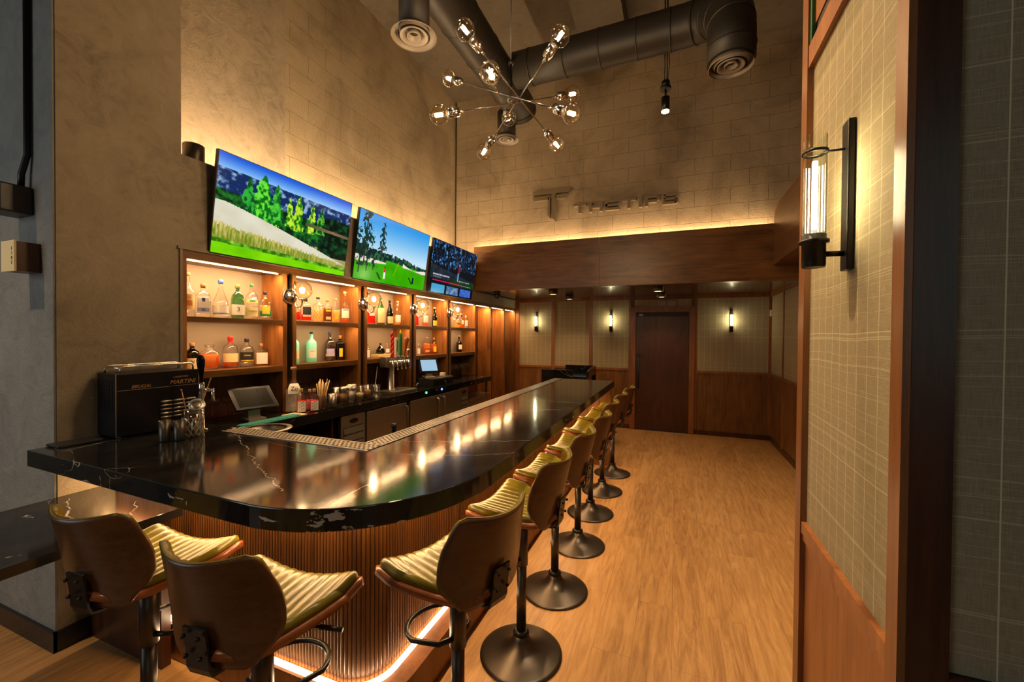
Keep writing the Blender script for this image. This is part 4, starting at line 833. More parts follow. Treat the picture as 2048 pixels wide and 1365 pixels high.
sts = [(-0.735, 1.34, 161, 'olive leather stool at the rounded corner, nearest of the row along the long side'),
 (-0.705, 1.94, 175, 'second olive stool from the rounded corner along the long side of the bar'),
 (-0.69, 2.51, 176, 'third olive stool from the rounded corner along the long side of the bar'),
 (-0.68, 3.12, 177, 'fourth olive stool from the rounded corner along the long side of the bar'),
 (-0.70, 3.73, 174, 'fifth olive stool from the rounded corner along the long side of the bar'),
 (-0.69, 4.31, 174, 'sixth olive stool from the rounded corner, last but one before the far end'),
 (-0.67, 4.91, 174, 'last olive stool of the row at the far end of the bar'),
 (-1.185, 0.905, 97, 'olive stool in the foreground at the short side, in front of the rounded corner'),
 (-1.80, 0.92, 98, 'leftmost olive stool, beside the lower marble counter at the short side')]
s0 = None
for x, y, a, lb in sts:
    if s0 is None: s0 = make_stool(lb); s0.location = (x, y, 0); s0.rotation_euler = (0, 0, R(a-90))
    else: dup(s0, (x, y, 0), R(a-90), lb, G)
# ------------------------------------------------------------------ bottles on the shelves
def loft(mb, prof, e=2.0, seg=28, z=0.0, a0=0.0, a1=2*PI, depth=1.0, grow=0.0):
    """stack of superellipse rings; e=2 round, larger e squarer. prof: (radius, height)"""
    full = abs(a1-a0-2*PI) < 1e-6; n = seg if full else seg+1; v = []
    for r, h in prof:
        for k in range(n):
            a = a0+(a1-a0)*k/seg; c, s_ = math.cos(a), math.sin(a); ee = e if r > 0.016 else 2.0
            q = (abs(c)**ee+abs(s_)**ee)**(-1/ee)*(r+grow); v.append((q*c*(depth if r > 0.016 else 1), q*s_, h+z))
    m = len(prof); f = []
    for j in range(m-1):
        for k in range(seg if full else seg):
            k2 = (k+1) % n if full else k+1; f.append((j*n+k, j*n+k2, (j+1)*n+k2, (j+1)*n+k))
    mb.add(v, f, True); return mb
SH = dict(  # shapes: (radius factor, height fraction)
 slim=[(0.0, 0), (0.92, 0), (1, 0.02), (1, 0.60), (0.92, 0.67), (0.6, 0.73), (0.34, 0.78), (0.30, 0.92), (0.34, 0.93), (0.34, 0.95)],
 flare=[(0.0, 0), (0.95, 0), (1, 0.02), (0.98, 0.34), (0.86, 0.46), (0.6, 0.60), (0.36, 0.72), (0.26, 0.82), (0.26, 0.90), (0.30, 0.92)],
 tallneck=[(0.0, 0), (0.92, 0), (1, 0.02), (1, 0.50), (0.9, 0.57), (0.5, 0.66), (0.34, 0.74), (0.30, 0.93), (0.34, 0.95)],
 squat=[(0.0, 0), (0.92, 0), (1, 0.03), (1, 0.55), (0.85, 0.68), (0.45, 0.76), (0.30, 0.80), (0.28, 0.88), (0.32, 0.90)],
 jug=[(0.0, 0), (0.7, 0), (0.78, 0.03), (0.98, 0.30), (1, 0.48), (0.85, 0.68), (0.42, 0.80), (0.36, 0.84), (0.36, 0.93), (0.42, 0.94)],
 pear=[(0.0, 0), (0.85, 0), (1, 0.12), (0.95, 0.35), (0.6, 0.60), (0.28, 0.74), (0.20, 0.84), (0.22, 0.86)],
 wine=[(0.0, 0), (0.93, 0), (1, 0.02), (1, 0.46), (0.85, 0.56), (0.5, 0.68), (0.34, 0.76), (0.32, 0.95), (0.36, 0.96)],
 box=[(0.0, 0), (0.96, 0), (1, 0.02), (1, 0.66), (0.93, 0.71), (0.45, 0.74), (0.30, 0.77), (0.28, 0.87), (0.33, 0.88)])
def bottle(loc, h, wd, shape, e, glass, liq, level, cap, labels, desc, group, face=-28, text=None, cat='bottle', capr=None, depth=1.0):
    t = thing('spirit_bottle', desc, cat, loc, R(face), group); r = wd/2; P = [(max(a*r, 1e-4), z*h) for a, z in SH[shape]]
    loft(MB(), P, e, depth=depth).build('glass_body', glass, t)
    if liq:
        L = [(1e-4, 0.012)]; 
        for (ra, za), (rb, zb) in zip(P[1:-1], P[2:]):
            if za <= level*h: L.append((max(ra-0.003, 0.003), max(za, 0.012)))
            if za < level*h <= zb: f = (level*h-za)/(zb-za+1e-9); L.append((max(ra+(rb-ra)*f-0.003, 0.003), level*h))
        L.append((1e-4, L[-1][1])); loft(MB(), L, e, depth=depth).build('liquid', liq, t)
    zt_ = P[-1][1]; cr = (capr or P[-1][0]*1.08)
    MB().lathe([(cr*0.8, zt_-0.006), (cr, zt_-0.004), (cr, h-0.003), (cr*0.9, h)], (0, 0, 0), 18).build('stopper', cap, t)
    for mat, za, zb, ang in labels:
        pz = [(p[0], p[1]) for p in P]; rr = r
        m_ = MB(); n_ = 5; pr = []
        for i in range(n_+1):
            z = (za+(zb-za)*i/n_)*h
            for (ra, z0_), (rb, z1_) in zip(P[1:-1], P[2:]):
                if z0_ <= z <= z1_: rr = ra+(rb-ra)*(z-z0_)/(z1_-z0_+1e-9)
            pr.append((rr, z))
        loft(m_, pr, e, 16, a0=-R(ang), a1=R(ang), grow=0.0011, depth=depth); lb = m_.build('label', mat, t)
        if text and mat == text[3]:
            text_mb(text[0], text[1], 0.0004, MYp, (r*depth+0.0022, 0, text[2]*h)).build('lettering', text[4], lb)
    return t
GU, GL = 'bottles on the upper back bar shelves', 'bottles on the lower back bar shelves'
U, Lw = ZU+0.0005, ZLo+0.0005
X1, X2 = -2.945, -3.03
bottle((X1, 1.724, U), 0.285, 0.080, 'tallneck', 2, 'glass', 'l_clear', 0.7, 'cork', [('cream', 0.16, 0.50, 60), ('orange', 0.24, 0.36, 34)], 'clear bottle with cream label and orange disc, first on the top shelf', GU, text=('Tito', 0.02, 0.43, 'cream', 'orange'))
bottle((X1, 1.818, U), 0.225, 0.084, 'squat', 6, 'glass', 'l_clear', 0.6, 'cork', [('white', 0.10, 0.58, 40), ('blue', 0.16, 0.27, 38), ('navy', 0.45, 0.56, 12)], 'square clear bottle with white label and blue mountain band, second on the top shelf', GU)
bottle((X1, 1.934, U), 0.265, 0.092, 'flare', 2, 'glass', 'l_clear', 0.45, 'blue', [('white', 0.05, 0.32, 70), ('blue', 0.09, 0.13, 70)], 'flared clear bottle with blue cap and white and blue label', GU, capr=0.015)
bottle((X1, 2.053, U), 0.248, 0.080, 'squat', 3, 'green', 'l_clear', 0.6, 'cork', [('white', 0.10, 0.40, 62)], 'pale green bottle with white label numbered 3', GU, text=('3', 0.045, 0.26, 'white', 'ink'), capr=0.016)
bottle((X1, 2.160, U), 0.262, 0.080, 'slim', 2, 'glass', 'l_clear', 0.6, 'greenp', [('cream', 0.08, 0.34, 64), ('cream', 0.46, 0.56, 64), ('greenp', 0.49, 0.53, 26)], 'clear bottle with green cap and two cream labels', GU, text=('FORDS', 0.018, 0.22, 'cream', 'greenp'), capr=0.013)
bottle((X1, 2.268, U), 0.220, 0.080, 'squat', 3, 'glass', 'l_clear', 0.5, 'ink', [('yellow', 0.20, 0.46, 34), ('greenp', 0.12, 0.30, 60)], 'clear bottle with black cap and green and yellow labels, last in the first upper bay', GU)
bottle((X2, 1.800, Lw), 0.185, 0.086, 'squat', 2, 'dkgreen', 'l_dark', 0.6, 'cork', [('cream', 0.06, 0.44, 60)], 'squat dark green bottle with pale label, first on the lower shelf', GL, text=('IV', 0.03, 0.3, 'cream', 'ink'))
bottle((X2+0.01, 1.905, Lw), 0.172, 0.125, 'jug', 2.4, 'glass', 'l_amber', 0.62, 'glass', [('orange', 0.12, 0.52, 30)], 'round jug bottle of orange liqueur with orange label', GL, depth=0.8)
bottle((X2, 2.058, Lw), 0.228, 0.096, 'squat', 2.3, 'glass', 'l_amber', 0.3, 'red', [('cream', 0.18, 0.46, 66), ('red', 0.80, 0.9, 179)], 'bottle with tall red cap and cream label over a little amber spirit', GL, capr=0.017)
bottle((X2, 2.182, Lw), 0.212, 0.092, 'squat', 2.5, 'glass', 'l_clear', 0.4, 'ink', [('ink', 0.16, 0.52, 66), ('yellow', 0.19, 0.24, 60)], 'clear bottle with black cap and black and yellow label', GL, capr=0.016, text=('KOVAL', 0.014, 0.40, 'ink', 'yellow'))
bottle((X2, 2.300, Lw), 0.172, 0.092, 'box', 6, 'glass', 'l_gold', 0.6, 'cork', [('white', 0.08, 0.58, 40)], 'square bottle with ball stopper and large white label, last in the first lower bay', GL, capr=0.013)
# second bay
bottle((X1, 2.546, U), 0.155, 0.070, 'squat', 3, 'glass', 'l_red', 0.5, 'glass', [], 'low bottle of red liqueur behind the nearest globe sconce', GU)
bottle((X1, 2.646, U), 0.200, 0.078, 'box', 5, 'glass', 'l_red', 0.3, 'ink', [('ink', 0.28, 0.62, 40), ('cream', 0.20, 0.28, 40)], 'square bottle with black label and red spirit at its bottom', GU)
dc = bottle((X1, 2.776, U), 0.220, 0.088, 'slim', 2, 'glass', 'l_gold', 0.5, 'ink', [], 'diamond cut clear decanter with black stopper', GU)
dm = MB()
for k in range(10):
    for sg in (-1, 1): dm.tube([(0.0445*math.cos(sg*i*0.17+k*PI/5), 0.0445*math.sin(sg*i*0.17+k*PI/5), 0.01+0.0122*i) for i in range(11)], 0.0011, 4)
dm.build('diamond_cut', 'cream', dc)
bottle((X1, 2.880, U), 0.212, 0.076, 'squat', 3, 'glass', 'l_dark', 0.62, 'orange', [('yellow', 0.46, 0.52, 30), ('cream', 0.12, 0.24, 30)], 'dark amber bottle with orange capsule beside the decanter', GU)
bottle((X1, 2.978, U), 0.224, 0.076, 'tallneck', 3, 'glass', 'l_gold', 0.5, 'cork', [('yellow', 0.14, 0.34, 20)], 'slim gold bottle with pale cap in the second upper bay', GU)
bottle((X1, 3.094, U), 0.300, 0.078, 'tallneck', 2, 'glass', 'l_amber', 0.13, 'cork', [('white', 0.16, 0.45, 60), ('navy', 0.40, 0.43, 40)], 'tall clear bottle with white label, last in the second upper bay', GU)
for y, fc, lb, ml in ((2.600, -28, 'frosted turquoise bottle partly hidden by the dark strip', 'cream'), (2.784, -28, 'full view frosted turquoise bottle with pale label', 'white')):
    bottle((X2, y, Lw), 0.268, 0.080, 'slim', 2.6, 'cyan', None, 0, 'ink', [(ml, 0.14, 0.42, 50)], lb, GL, text=('GRAY', 0.016, 0.36, 'white', 'blue') if ml == 'white' else None)
bottle((X2, 2.994, Lw), 0.270, 0.082, 'slim', 3, 'smoke', 'l_clear', 0.3, 'navy', [('purple', 0.16, 0.42, 52), ('yellow', 0.16, 0.24, 66)], 'clear bottle with violet neck and lilac label', GL)
bottle((X2, 3.120, Lw), 0.240, 0.088, 'box', 6, 'darkglass', 'l_dark', 0.6, 'cork', [('yellow', 0.14, 0.48, 20)], 'dark square bottle with long yellow label, last in the second lower bay', GL, depth=0.8)
# third bay
bottle((X1, 3.458, U), 0.180, 0.078, 'box', 5, 'glass', 'l_red', 0.7, 'glass', [('white', 0.48, 0.66, 34)], 'red square bottle behind the second globe sconce', GU)
bottle((X1, 3.612, U), 0.322, 0.078, 'wine', 2.6, 'green', 'l_gold', 0.5, 'red', [('cream', 0.06, 0.55, 70)], 'tallest bottle, green neck with red cap and cream body label', GU)
bottle((X1, 3.764, U), 0.278, 0.074, 'wine', 2, 'dkgreen', 'l_dark', 0.5, 'ink', [('cream', 0.06, 0.34, 60)], 'dark wine bottle with cream label in the third upper bay', GU)
bottle((X1, 3.900, U), 0.275, 0.074, 'tallneck', 2, 'glass', 'l_gold', 0.4, 'cork', [('white', 0.12, 0.42, 56)], 'clear long necked bottle with white label, last in the third upper bay', GU)
bottle((X2, 3.510, Lw), 0.145, 0.042, 'slim', 2, 'glass', 'l_clear', 0.5, 'red', [('white', 0.05, 0.6, 70)], 'small white labelled bottle with red cap in the third lower bay', GL)
tag(MB().rbox(X2-0.05, X2+0.06, 3.62, 3.86, Lw, Lw+0.034, 0.003).build('bottle_box', 'cream'), 'flat cream box lying under the pear shaped bottle', 'box')
bottle((X2, 3.715, Lw+0.035), 0.122, 0.098, 'pear', 2, 'darkglass', 'l_dark', 0.5, 'ink', [], 'dark pear shaped bottle standing on a cream box', GL)
bottle((X2, 3.825, Lw+0.035), 0.115, 0.055, 'squat', 2, 'glass', 'l_clear', 0.5, 'cork', [('white', 0.12, 0.5, 50)], 'small clear bottle on the cream box behind the beer taps', GL)
# fourth and fifth bays
bottle((X1, 4.262, U), 0.180, 0.056, 'squat', 4, 'glass', 'l_red', 0.7, 'ink', [], 'narrow red bottle behind the third globe sconce', GU)
bottle((X1, 4.458, U), 0.220, 0.068, 'box', 4, 'glass', 'l_amber', 0.22, 'cork', [('white', 0.22, 0.62, 50)], 'white labelled bottle over amber spirit in the fourth upper bay', GU)
bottle((X1, 4.678, U), 0.255, 0.068, 'wine', 2, 'darkglass', 'l_dark', 0.5, 'yellow', [('yellow', 0.06, 0.32, 60)], 'dark bottle with yellow foil and label in the fourth upper bay', GU)
bottle((X2, 4.440, Lw), 0.138, 0.044, 'slim', 2, 'glass', 'l_clear', 0.4, 'white', [('white', 0.06, 0.58, 70)], 'small white bottle at the left of the fourth lower bay', GL)
bottle((X2, 4.628, Lw), 0.222, 0.104, 'jug', 2, 'glass', 'l_amber', 0.62, 'cork', [('cream', 0.12, 0.24, 40), ('orange', 0.38, 0.44, 60)], 'round shouldered amber whiskey bottle in the fourth lower bay', GL, depth=0.7)
bottle((X2, 4.855-0.06, Lw), 0.215, 0.088, 'squat', 2, 'glass', 'l_amber', 0.6, 'cork', [('yellow', 0.12, 0.46, 30)], 'amber bottle with cork stopper and gold label, last in the fourth lower bay', GL)
bottle((X1, 5.290, U), 0.155, 0.080, 'squat', 4, 'glass', 'l_gold', 0.6, 'ink', [('greenp', 0.3, 0.45, 30)], 'short gold bottle behind the farthest globe sconce', GU)
bottle((X1, 5.420, U), 0.190, 0.066, 'squat', 4, 'glass', 'l_amber', 0.4, 'ink', [('white', 0.3, 0.6, 30)], 'amber bottle with black cap in the fifth upper bay', GU)
bottle((X1, 5.545, U), 0.190, 0.056, 'box', 5, 'glass', 'l_clear', 0.4, 'white', [('white', 0.15, 0.62, 44)], 'narrow white labelled bottle, last on the top shelf', GU)
bottle((X2, 5.500, Lw), 0.245, 0.078, 'tallneck', 3, 'darkglass', 'l_dark', 0.5, 'cork', [('white', 0.16, 0.44, 40)], 'lone dark bottle with white label in the fifth lower bay', GL)

# ------------------------------------------------------------------ things on the back counter
K = ZCt+0.0008
bottle((-2.80, 2.40, K), 0.355, 0.115, 'tallneck', 3, 'glass', 'l_clear', 0.5, 'cork', [('white', 0.42, 0.64, 42)], 'large clear bottle with white label standing on the back counter', None, text=('Zo', 0.045, 0.53, 'white', 'ink'), face=-35)
for i, (x, y, lb) in enumerate(((-2.700, 2.385, 'small patterned bitters bottle left of the other two'), (-2.665, 2.475, 'small patterned bitters bottle next to the straws'), (-2.74, 2.50, 'small patterned bitters bottle behind the straws'))):
    bt = bottle((x, y, K), 0.19-0.01*i, 0.062, 'squat', 5, 'glass', 'l_red', 0.5, 'cork', [('white', 0.08, 0.5, 44)], lb, 'small bitters bottles on the back counter', face=-35, capr=0.012)
    fl = MB()
    for k in range(9): z = 0.022+0.008*k; fl.lathe([(0.0001, 0.0), (0.0035, 0.0)], (0.0335, -0.016+0.0125*(k % 3)+0.002*(k % 2), z), 6, Matrix.Rotation(PI/2, 3, 'Y'), caps=False)
    fl.build('label_pattern', 'navy', bt)
def tumbler(name, loc, r, h, mat, label, cat='glass', group=None, fill=None, fm=None, taper=0.9):
    t = thing(name, label, cat, loc, 0, group)
    MB().lathe([(0.001, 0.004), (r*taper, 0.004), (r, h), (r*0.94, h), (r*taper*0.93, 0.012), (0.001, 0.012)], (0, 0, 0), 28, caps=False).build('wall', mat, t)
    if fill: MB().lathe([(0.001, 0.013), (r*taper*0.9, 0.013), (r*0.88, fill), (0.001, fill+0.006)], (0, 0, 0), 24, caps=False).build('contents', fm, t)
    return t
t = tumbler('straw_glass', (-2.655, 2.545, K), 0.034, 0.12, 'glass', 'clear glass of white striped paper straws')
for k in range(13):
    a = 2*PI*k/13; rr = 0.018 if k % 2 else 0.024; lean = 0.25+0.1*(k % 3)
    MB().tube([(rr*math.cos(a)*0.5, rr*math.sin(a)*0.5, 0.014), (rr*math.cos(a)*1.2, rr*math.sin(a)*1.4, 0.14), (rr*math.cos(a)*1.7+0.004*(k % 4), rr*math.sin(a)*2.0+0.015*lean, 0.215+0.012*(k % 4))], 0.0034, 6).build('straw', 'cream' if k % 3 else 'cork', t)
tag(MB().lathe([(0.001, 0), (0.026, 0), (0.031, 0.006), (0.034, 0.115), (0.031, 0.115), (0.024, 0.008)], (-2.66, 2.66, K), 28, caps=False).build('shaker_tin', 'steel'), 'short steel shaker tin right of the straws', 'shaker')
tag(MB().lathe([(0.001, 0), (0.028, 0), (0.036, 0.14), (0.033, 0.14), (0.024, 0.008)], (-2.79, 2.84, K), 28, caps=False).build('shaker_tin', 'steel'), 'taller steel shaker tin behind the sugar jar', 'shaker')
t = tumbler('sugar_jar', (-2.70, 2.83, K), 0.042, 0.12, 'glass', 'glass jar of pale sugar with a ribbed steel top', 'jar', None, 0.10, 'cork')
MB().lathe([(0.040, 0.12), (0.043, 0.122), (0.043, 0.145), (0.03, 0.156), (0.001, 0.158)], (0, 0, 0), 24, caps=False).build('lid', 'steel', t)
for i, (x, y, f, mt, lb) in enumerate(((-2.735, 2.955, 0.10, 'white', 'clear tub stuffed with white napkins'), (-2.72, 3.045, 0.07, 'cream', 'clear tub of pale garnish beside the napkins'), (-2.71, 3.13, 0.09, 'cork', 'clear jar of brown sugar left of the mixing glass'))):
    tt = tumbler('glass_tub', (x, y, K), 0.045, 0.135, 'glass', lb, 'jar', 'clear tubs on the back counter', f, mt, 0.96)
    if i == 0:
        np_ = MB()
        for k in range(16): a = k*2.4; rr = 0.006+0.0021*k; np_.rbox(rr*math.cos(a)-0.014, rr*math.cos(a)+0.014, rr*math.sin(a)-0.012, rr*math.sin(a)+0.012, 0.10+0.002*k, 0.135+0.0022*((k*7) % 13), 0.004)
        np_.build('napkins', 'white', tt)
t = tumbler('mixing_glass', (-2.68, 3.215, K), 0.044, 0.135, 'glass', 'plain mixing glass holding a twisted bar spoon on the back counter', 'mixing glass')
def spoon(parent, a, bq, mat, name='bar_spoon'):
    a = Vector(a); bq = Vector(bq); d = (bq-a).normalized(); u_ = d.orthogonal().normalized(); w_ = d.cross(u_); m_ = MB(); n_ = 60
    for sg in (0, PI): m_.tube([a+(bq-a)*i/n_+0.0019*(math.cos(i*0.9+sg)*u_+math.sin(i*0.9+sg)*w_) for i in range(n_+1)], 0.0016, 5)
    m_.sphere(bq, 0.0045, 10, 6); m_.lat2([(0.0001, -0.02), (0.006, -0.012), (0.008, 0.0), (0.004, 0.008)], a, d, 10)
    o = m_.build(name, mat, parent); return o
sp_ = spoon(None, (-2.685, 3.20, K+0.04), (-2.675, 3.235, K+0.30), 'steel'); tag(sp_, 'twisted steel bar spoon standing in the mixing glass on the back counter', 'bar spoon')
# row of dark upturned glasses at the back of the counter
gl0 = None; NG = ['first', 'second', 'third', 'fourth', 'fifth', 'sixth', 'seventh']
for k in range(6):
    lb = NG[k]+' glass from the left in the dark row at the back of the second bay'
    if gl0 is None:
        gl0 = thing('rocks_glass', lb, 'glass', (-3.03, 2.62+0.09*k, K), 0, 'stacked glasses behind the counter jars')
        MB().lathe([(0.034, 0), (0.038, 0.10), (0.035, 0.10), (0.031, 0.006)], (0, 0, 0), 20, caps=False).lathe([(0.034, 0.085), (0.038, 0.185), (0.035, 0.185), (0.031, 0.09)], (0, 0, 0), 20, caps=False).build('glass_wall', 'glass', gl0)
    else: dup(gl0, (-3.03, 2.62+0.09*k, K), 0, lb, 'stacked glasses behind the counter jars')
st0 = None
for k in range(7):
    x, y = -2.92-0.07*(k % 2), 5.06+0.085*k; lb = NG[k]+' stemmed glass from the left in the fifth bay'
    if st0 is None:
        st0 = thing('stemmed_glass', lb, 'glass', (x, y, K), 0, 'stemmed glasses in the fifth bay')
        MB().lathe([(0.034, 0.001), (0.033, 0.003), (0.005, 0.006), (0.0035, 0.012), (0.0035, 0.095), (0.02, 0.105), (0.036, 0.135), (0.038, 0.17), (0.032, 0.215), (0.031, 0.215), (0.036, 0.168)], (0, 0, 0), 22, caps=False).build('glass_wall', 'glass', st0)
    else: dup(st0, (x, y, K), 0, lb, 'stemmed glasses in the fifth bay')
cp0 = None
for k in range(3):
    lb = ['left', 'middle', 'right'][k]+' one of the three coupe glasses behind the chiller box'
    if cp0 is None:
        cp0 = thing('coupe_glass', lb, 'glass', (-2.98, 1.80+0.1*k, K+0.0), 0, 'coupe glasses in the first bay')
        MB().lathe([(0.036, 0.001), (0.035, 0.003), (0.005, 0.006), (0.0035, 0.012), (0.0035, 0.11), (0.02, 0.12), (0.045, 0.135), (0.052, 0.16), (0.050, 0.16)], (0, 0, 0), 22, caps=False).build('glass_wall', 'glass', cp0)
    else: dup(cp0, (-2.98+0.0, 1.80+0.1*k, K), 0, lb, 'coupe glasses in the first bay')
# tablets
def tablet(loc, rz, label, scr, wd=0.27, h=0.19, tilt=35, zc=0.17):
    t = thing('register_tablet', label, 'tablet', loc, rz, None)
    MB().rbox(-0.06, 0.07, -0.06, 0.06, 0, 0.022, 0.006).build('stand_base', 'grey', t)
    MB().prism([(-0.05, 0.02), (0.02, 0.02), (0.005, zc+0.0), (-0.045, zc-0.02)], -0.04, 0.04, 1).build('stand_neck', 'grey', t)
    Q = Matrix.Rotation(R(-tilt), 3, 'Y'); 
    def T(mb): mb.v = [tuple(Q @ Vector(v)+Vector((0.0, 0, zc+0.02))) for v in mb.v]; return mb
    T(MB().rbox(-0.012, 0.006, -wd/2, wd/2, -h/2, h/2, 0.004)).build('tablet_frame', 'chill', t)
    sc_ = T(MB().box(0.0062, 0.0072, -wd/2+0.028, wd/2-0.028, -h/2+0.02, h/2-0.02)).build('screen', scr, t)
    return t, T
tablet((-2.78, 2.05, K), R(-12), 'dark switched off register tablet on a pale stand at the left of the back counter', 'scr', 0.28, 0.2, 48, 0.14)
t = thing('cash_drawer', 'black cash drawer under the lit tablet on the back counter', 'cash drawer', (-2.80, 4.42, K))
MB().rbox(-0.16, 0.15, -0.24, 0.24, 0, 0.095, 0.004).build('case', 'blkp', t); MB().rbox(0.15, 0.156, -0.22, 0.22, 0.012, 0.083, 0.002).build('drawer_front', 'blk', t)
kk = MB().cyl((0.156, 0.02, 0.05), (0.166, 0.02, 0.05), 0.008, 12); kk.tube([(0.166, 0.02, 0.05), (0.176, 0.02, 0.03), (0.17, 0.03, 0.01)], 0.002, 6); kk.build('lock_key', 'steel', t)
tt, T = tablet((-2.77, 4.28, K+0.096), R(-38), 'register tablet with a glowing blue screen on the cash drawer', 'tabscr', 0.25, 0.19, 32, 0.13)
tag(MB().rbox(-2.79, -2.72, 4.56, 4.60, K+0.096, K+0.135, 0.004).build('receipt_roll', 'white'), 'little white card standing on the cash drawer', 'card')
# beer tower
bt = thing('beer_tower', 'steel beer tower with a row of tap handles on the back counter', 'beer tower', (-2.80, 3.60, K))
MB().lathe([(0.05, 0.03), (0.045, 0.036), (0.034, 0.04), (0.034, 0.30)], (0, 0, 0), 28).build('column', 'steel', bt)
MB().rbox(-0.045, 0.045, -0.13, 0.21, 0.275, 0.385, 0.006).build('tap_head', 'steel', bt)
cols = [('red', 'red rope shaped tap handle', 0.25), ('white', 'white and teal tap handle', 0.20), ('greenp', 'green and gold tap handle', 0.24), ('plyedge', 'brown tap handle shaped like a bat', 0.19), ('steel', 'plain steel tap knob', 0.08)]
for k, (mt, lb, hh) in enumerate(cols):
    y = -0.10+0.068*k
    fa = MB().cyl((0.045, y, 0.335), (0.10, y, 0.33), 0.012, 14).cyl((0.10, y, 0.345), (0.115, y, 0.25), 0.011, 14, 0.008).cyl((0.095, y, 0.33), (0.095, y, 0.385), 0.008, 12).build('tap', 'chrome', bt)
    if k == 3: hm = MB().lat2([(0.008, 0), (0.010, 0.08), (0.02, 0.13), (0.028, 0.18), (0.022, 0.205), (0.001, 0.21)], (0.095, y, 0.385), (0.05, 0.12, 0.9), 18)
    elif k == 0:
        hm = MB()
        for sg in (0, PI): hm.tube([(0.095+0.009*math.cos(i*0.5+sg), y+0.009*math.sin(i*0.5+sg), 0.385+hh*i/30) for i in range(31)], 0.011, 8)
        hm.sphere((0.095, y, 0.385+hh), 0.014, 12, 8)
    elif k == 4: hm = MB().lat2([(0.006, 0), (0.008, 0.03), (0.017, 0.055), (0.014, 0.075), (0.001, 0.08)], (0.095, y, 0.385), (0, 0, 1), 16)
    else: hm = MB().rbox(0.083, 0.107, y-0.02, y+0.02, 0.40, 0.385+hh, 0.006).lat2([(0.006, 0), (0.010, 0.02)], (0.095, y, 0.385), (0, 0, 1), 12)
    h_ = hm.build('tap_handle', mt, fa); h_['label'] = lb
    if k == 1: MB().box(0.1071, 0.108, y-0.012, y+0.012, 0.44, 0.56).build('handle_badge', 'teal', h_)
    if k == 2: MB().lat2([(0.004, 0), (0.012, 0.012), (0.006, 0.03), (0.001, 0.045)], (0.095, y, 0.385+hh), (0, 0, 1), 12).build('handle_finial', 'yellow', h_)
MB().rbox(-0.09, 0.15, -0.14, 0.26, 0.0, 0.03, 0.004).build('drip_tray', 'steel', bt)
dg_ = MB()
for k in range(18): dg_.box(-0.08, 0.14, -0.13+0.0215*k, -0.121+0.0215*k, 0.030, 0.033)
dg_.build('drip_grate', 'steeldk', bt)
t = thing('glass_rinser', 'small chrome tap standing right of the beer drip tray', 'tap', (-2.74, 3.99, K))
MB().cyl((0, 0, 0), (0, 0, 0.06), 0.008, 12).cyl((-0.025, 0, 0.062), (0.03, 0, 0.062), 0.006, 10).build('body', 'chrome', t)
# bar mat, folded towel
mt_ = thing('bar_mat', 'turquoise ribbed bar mat on the edge of the back counter', 'mat', (-2.64, 2.08, K))
mm = MB().rbox(-0.045, 0.045, -0.22, 0.22, 0, 0.008, 0.003)
for k in range(26): mm.rbox(-0.04, 0.04, -0.212+0.0165*k, -0.203+0.0165*k, 0.008, 0.014, 0.002)
mm.build('ribbed_top', 'teal', mt_)
tag(MB().rbox(-2.74, -2.61, 2.24, 2.36, K, K+0.006, 0.002).build('paper_pad', 'cream'), 'flat cream pad on the counter beside the turquoise mat', 'pad')

# ------------------------------------------------------------------ things on the bar
Kb = ZB+0.0008
t = thing('drinks_chiller', 'black drinks chiller box with rails and lettering on the left end of the bar', 'drinks chiller', (-2.74, 1.42, Kb))
mc = MB().rbox(-0.10, 0.07, -0.195, 0.20, 0.008, 0.335, 0.004); mc.build('case', 'chill', t)
MB().box(0.0701, 0.0712, -0.19, 0.195, 0.246, 0.248).build('panel_seam', 'grey', t)
MB().box(0.064, 0.0715, 0.199, 0.2035, 0.01, 0.335).box(0.0695, 0.0715, -0.197, -0.193, 0.01, 0.335).build('steel_trim', 'steel', t)
lo = MB()
for k in range(5):
    z = 0.075+0.022*k
    for j in range(3): lo.tube([(0.072, 0.0+0.062*j, z), (0.080, 0.008+0.062*j, z+0.003), (0.080, 0.05+0.062*j, z+0.003), (0.072, 0.058+0.062*j, z)], 0.006, 8)
lo.build('louvers', 'steel', t)
vg = MB()
for k in range(9): vg.box(-0.085, 0.045, -0.1965, -0.1955, 0.14+0.02*k, 0.144+0.02*k)
for k in range(6): vg.box(-0.085+0.024*k, -0.081+0.024*k, -0.1965, -0.1955, 0.14, 0.305)
vg.build('side_grille', 'blk', t)
for dx in (-0.085, 0.055):
    pts = [(dx, -0.17, 0.335), (dx, -0.17, 0.362), (dx, -0.155, 0.372), (dx, 0.165, 0.372), (dx, 0.18, 0.362), (dx, 0.18, 0.335)]
    MB().tube(pts, 0.005, 8).build('top_rail', 'chrome', t)
MB().tube([(-0.085, -0.165, 0.36), (-0.03, -0.165, 0.366), (0.055, -0.165, 0.36)], 0.004, 8).build('top_rail', 'chrome', t)
for st_, sz, y, z in (('BRUGAL', 0.024, -0.085, 0.262), ('MARTINI', 0.034, 0.115, 0.268), ('HORIZONTAL', 0.0001, 0, 0)):
    if sz > 0.001: text_mb(st_, sz, 0.0005, MYp, (0.0712, y, z), shear=0.25).build('lettering', 'cork', t)
text_mb('L\'APERITIVO', 0.014, 0.0005, MYp, (0.0712, 0.105, 0.297), shear=0.2).build('lettering', 'cork', t)
for x_, y_, fc in ((-0.09, -0.18, 1), (0.06, -0.18, 1), (-0.09, 0.185, 1), (0.06, 0.185, 1)): MB().cyl((x_, y_, 0), (x_, y_, 0.01), 0.01, 12).build('foot', 'blkp', t)
tag(MB().rbox(-2.81, -2.70, 1.02, 1.19, Kb, Kb+0.012, 0.004).build('black_tray', 'blkp'), 'flat black tray at the left end of the bar', 'tray')
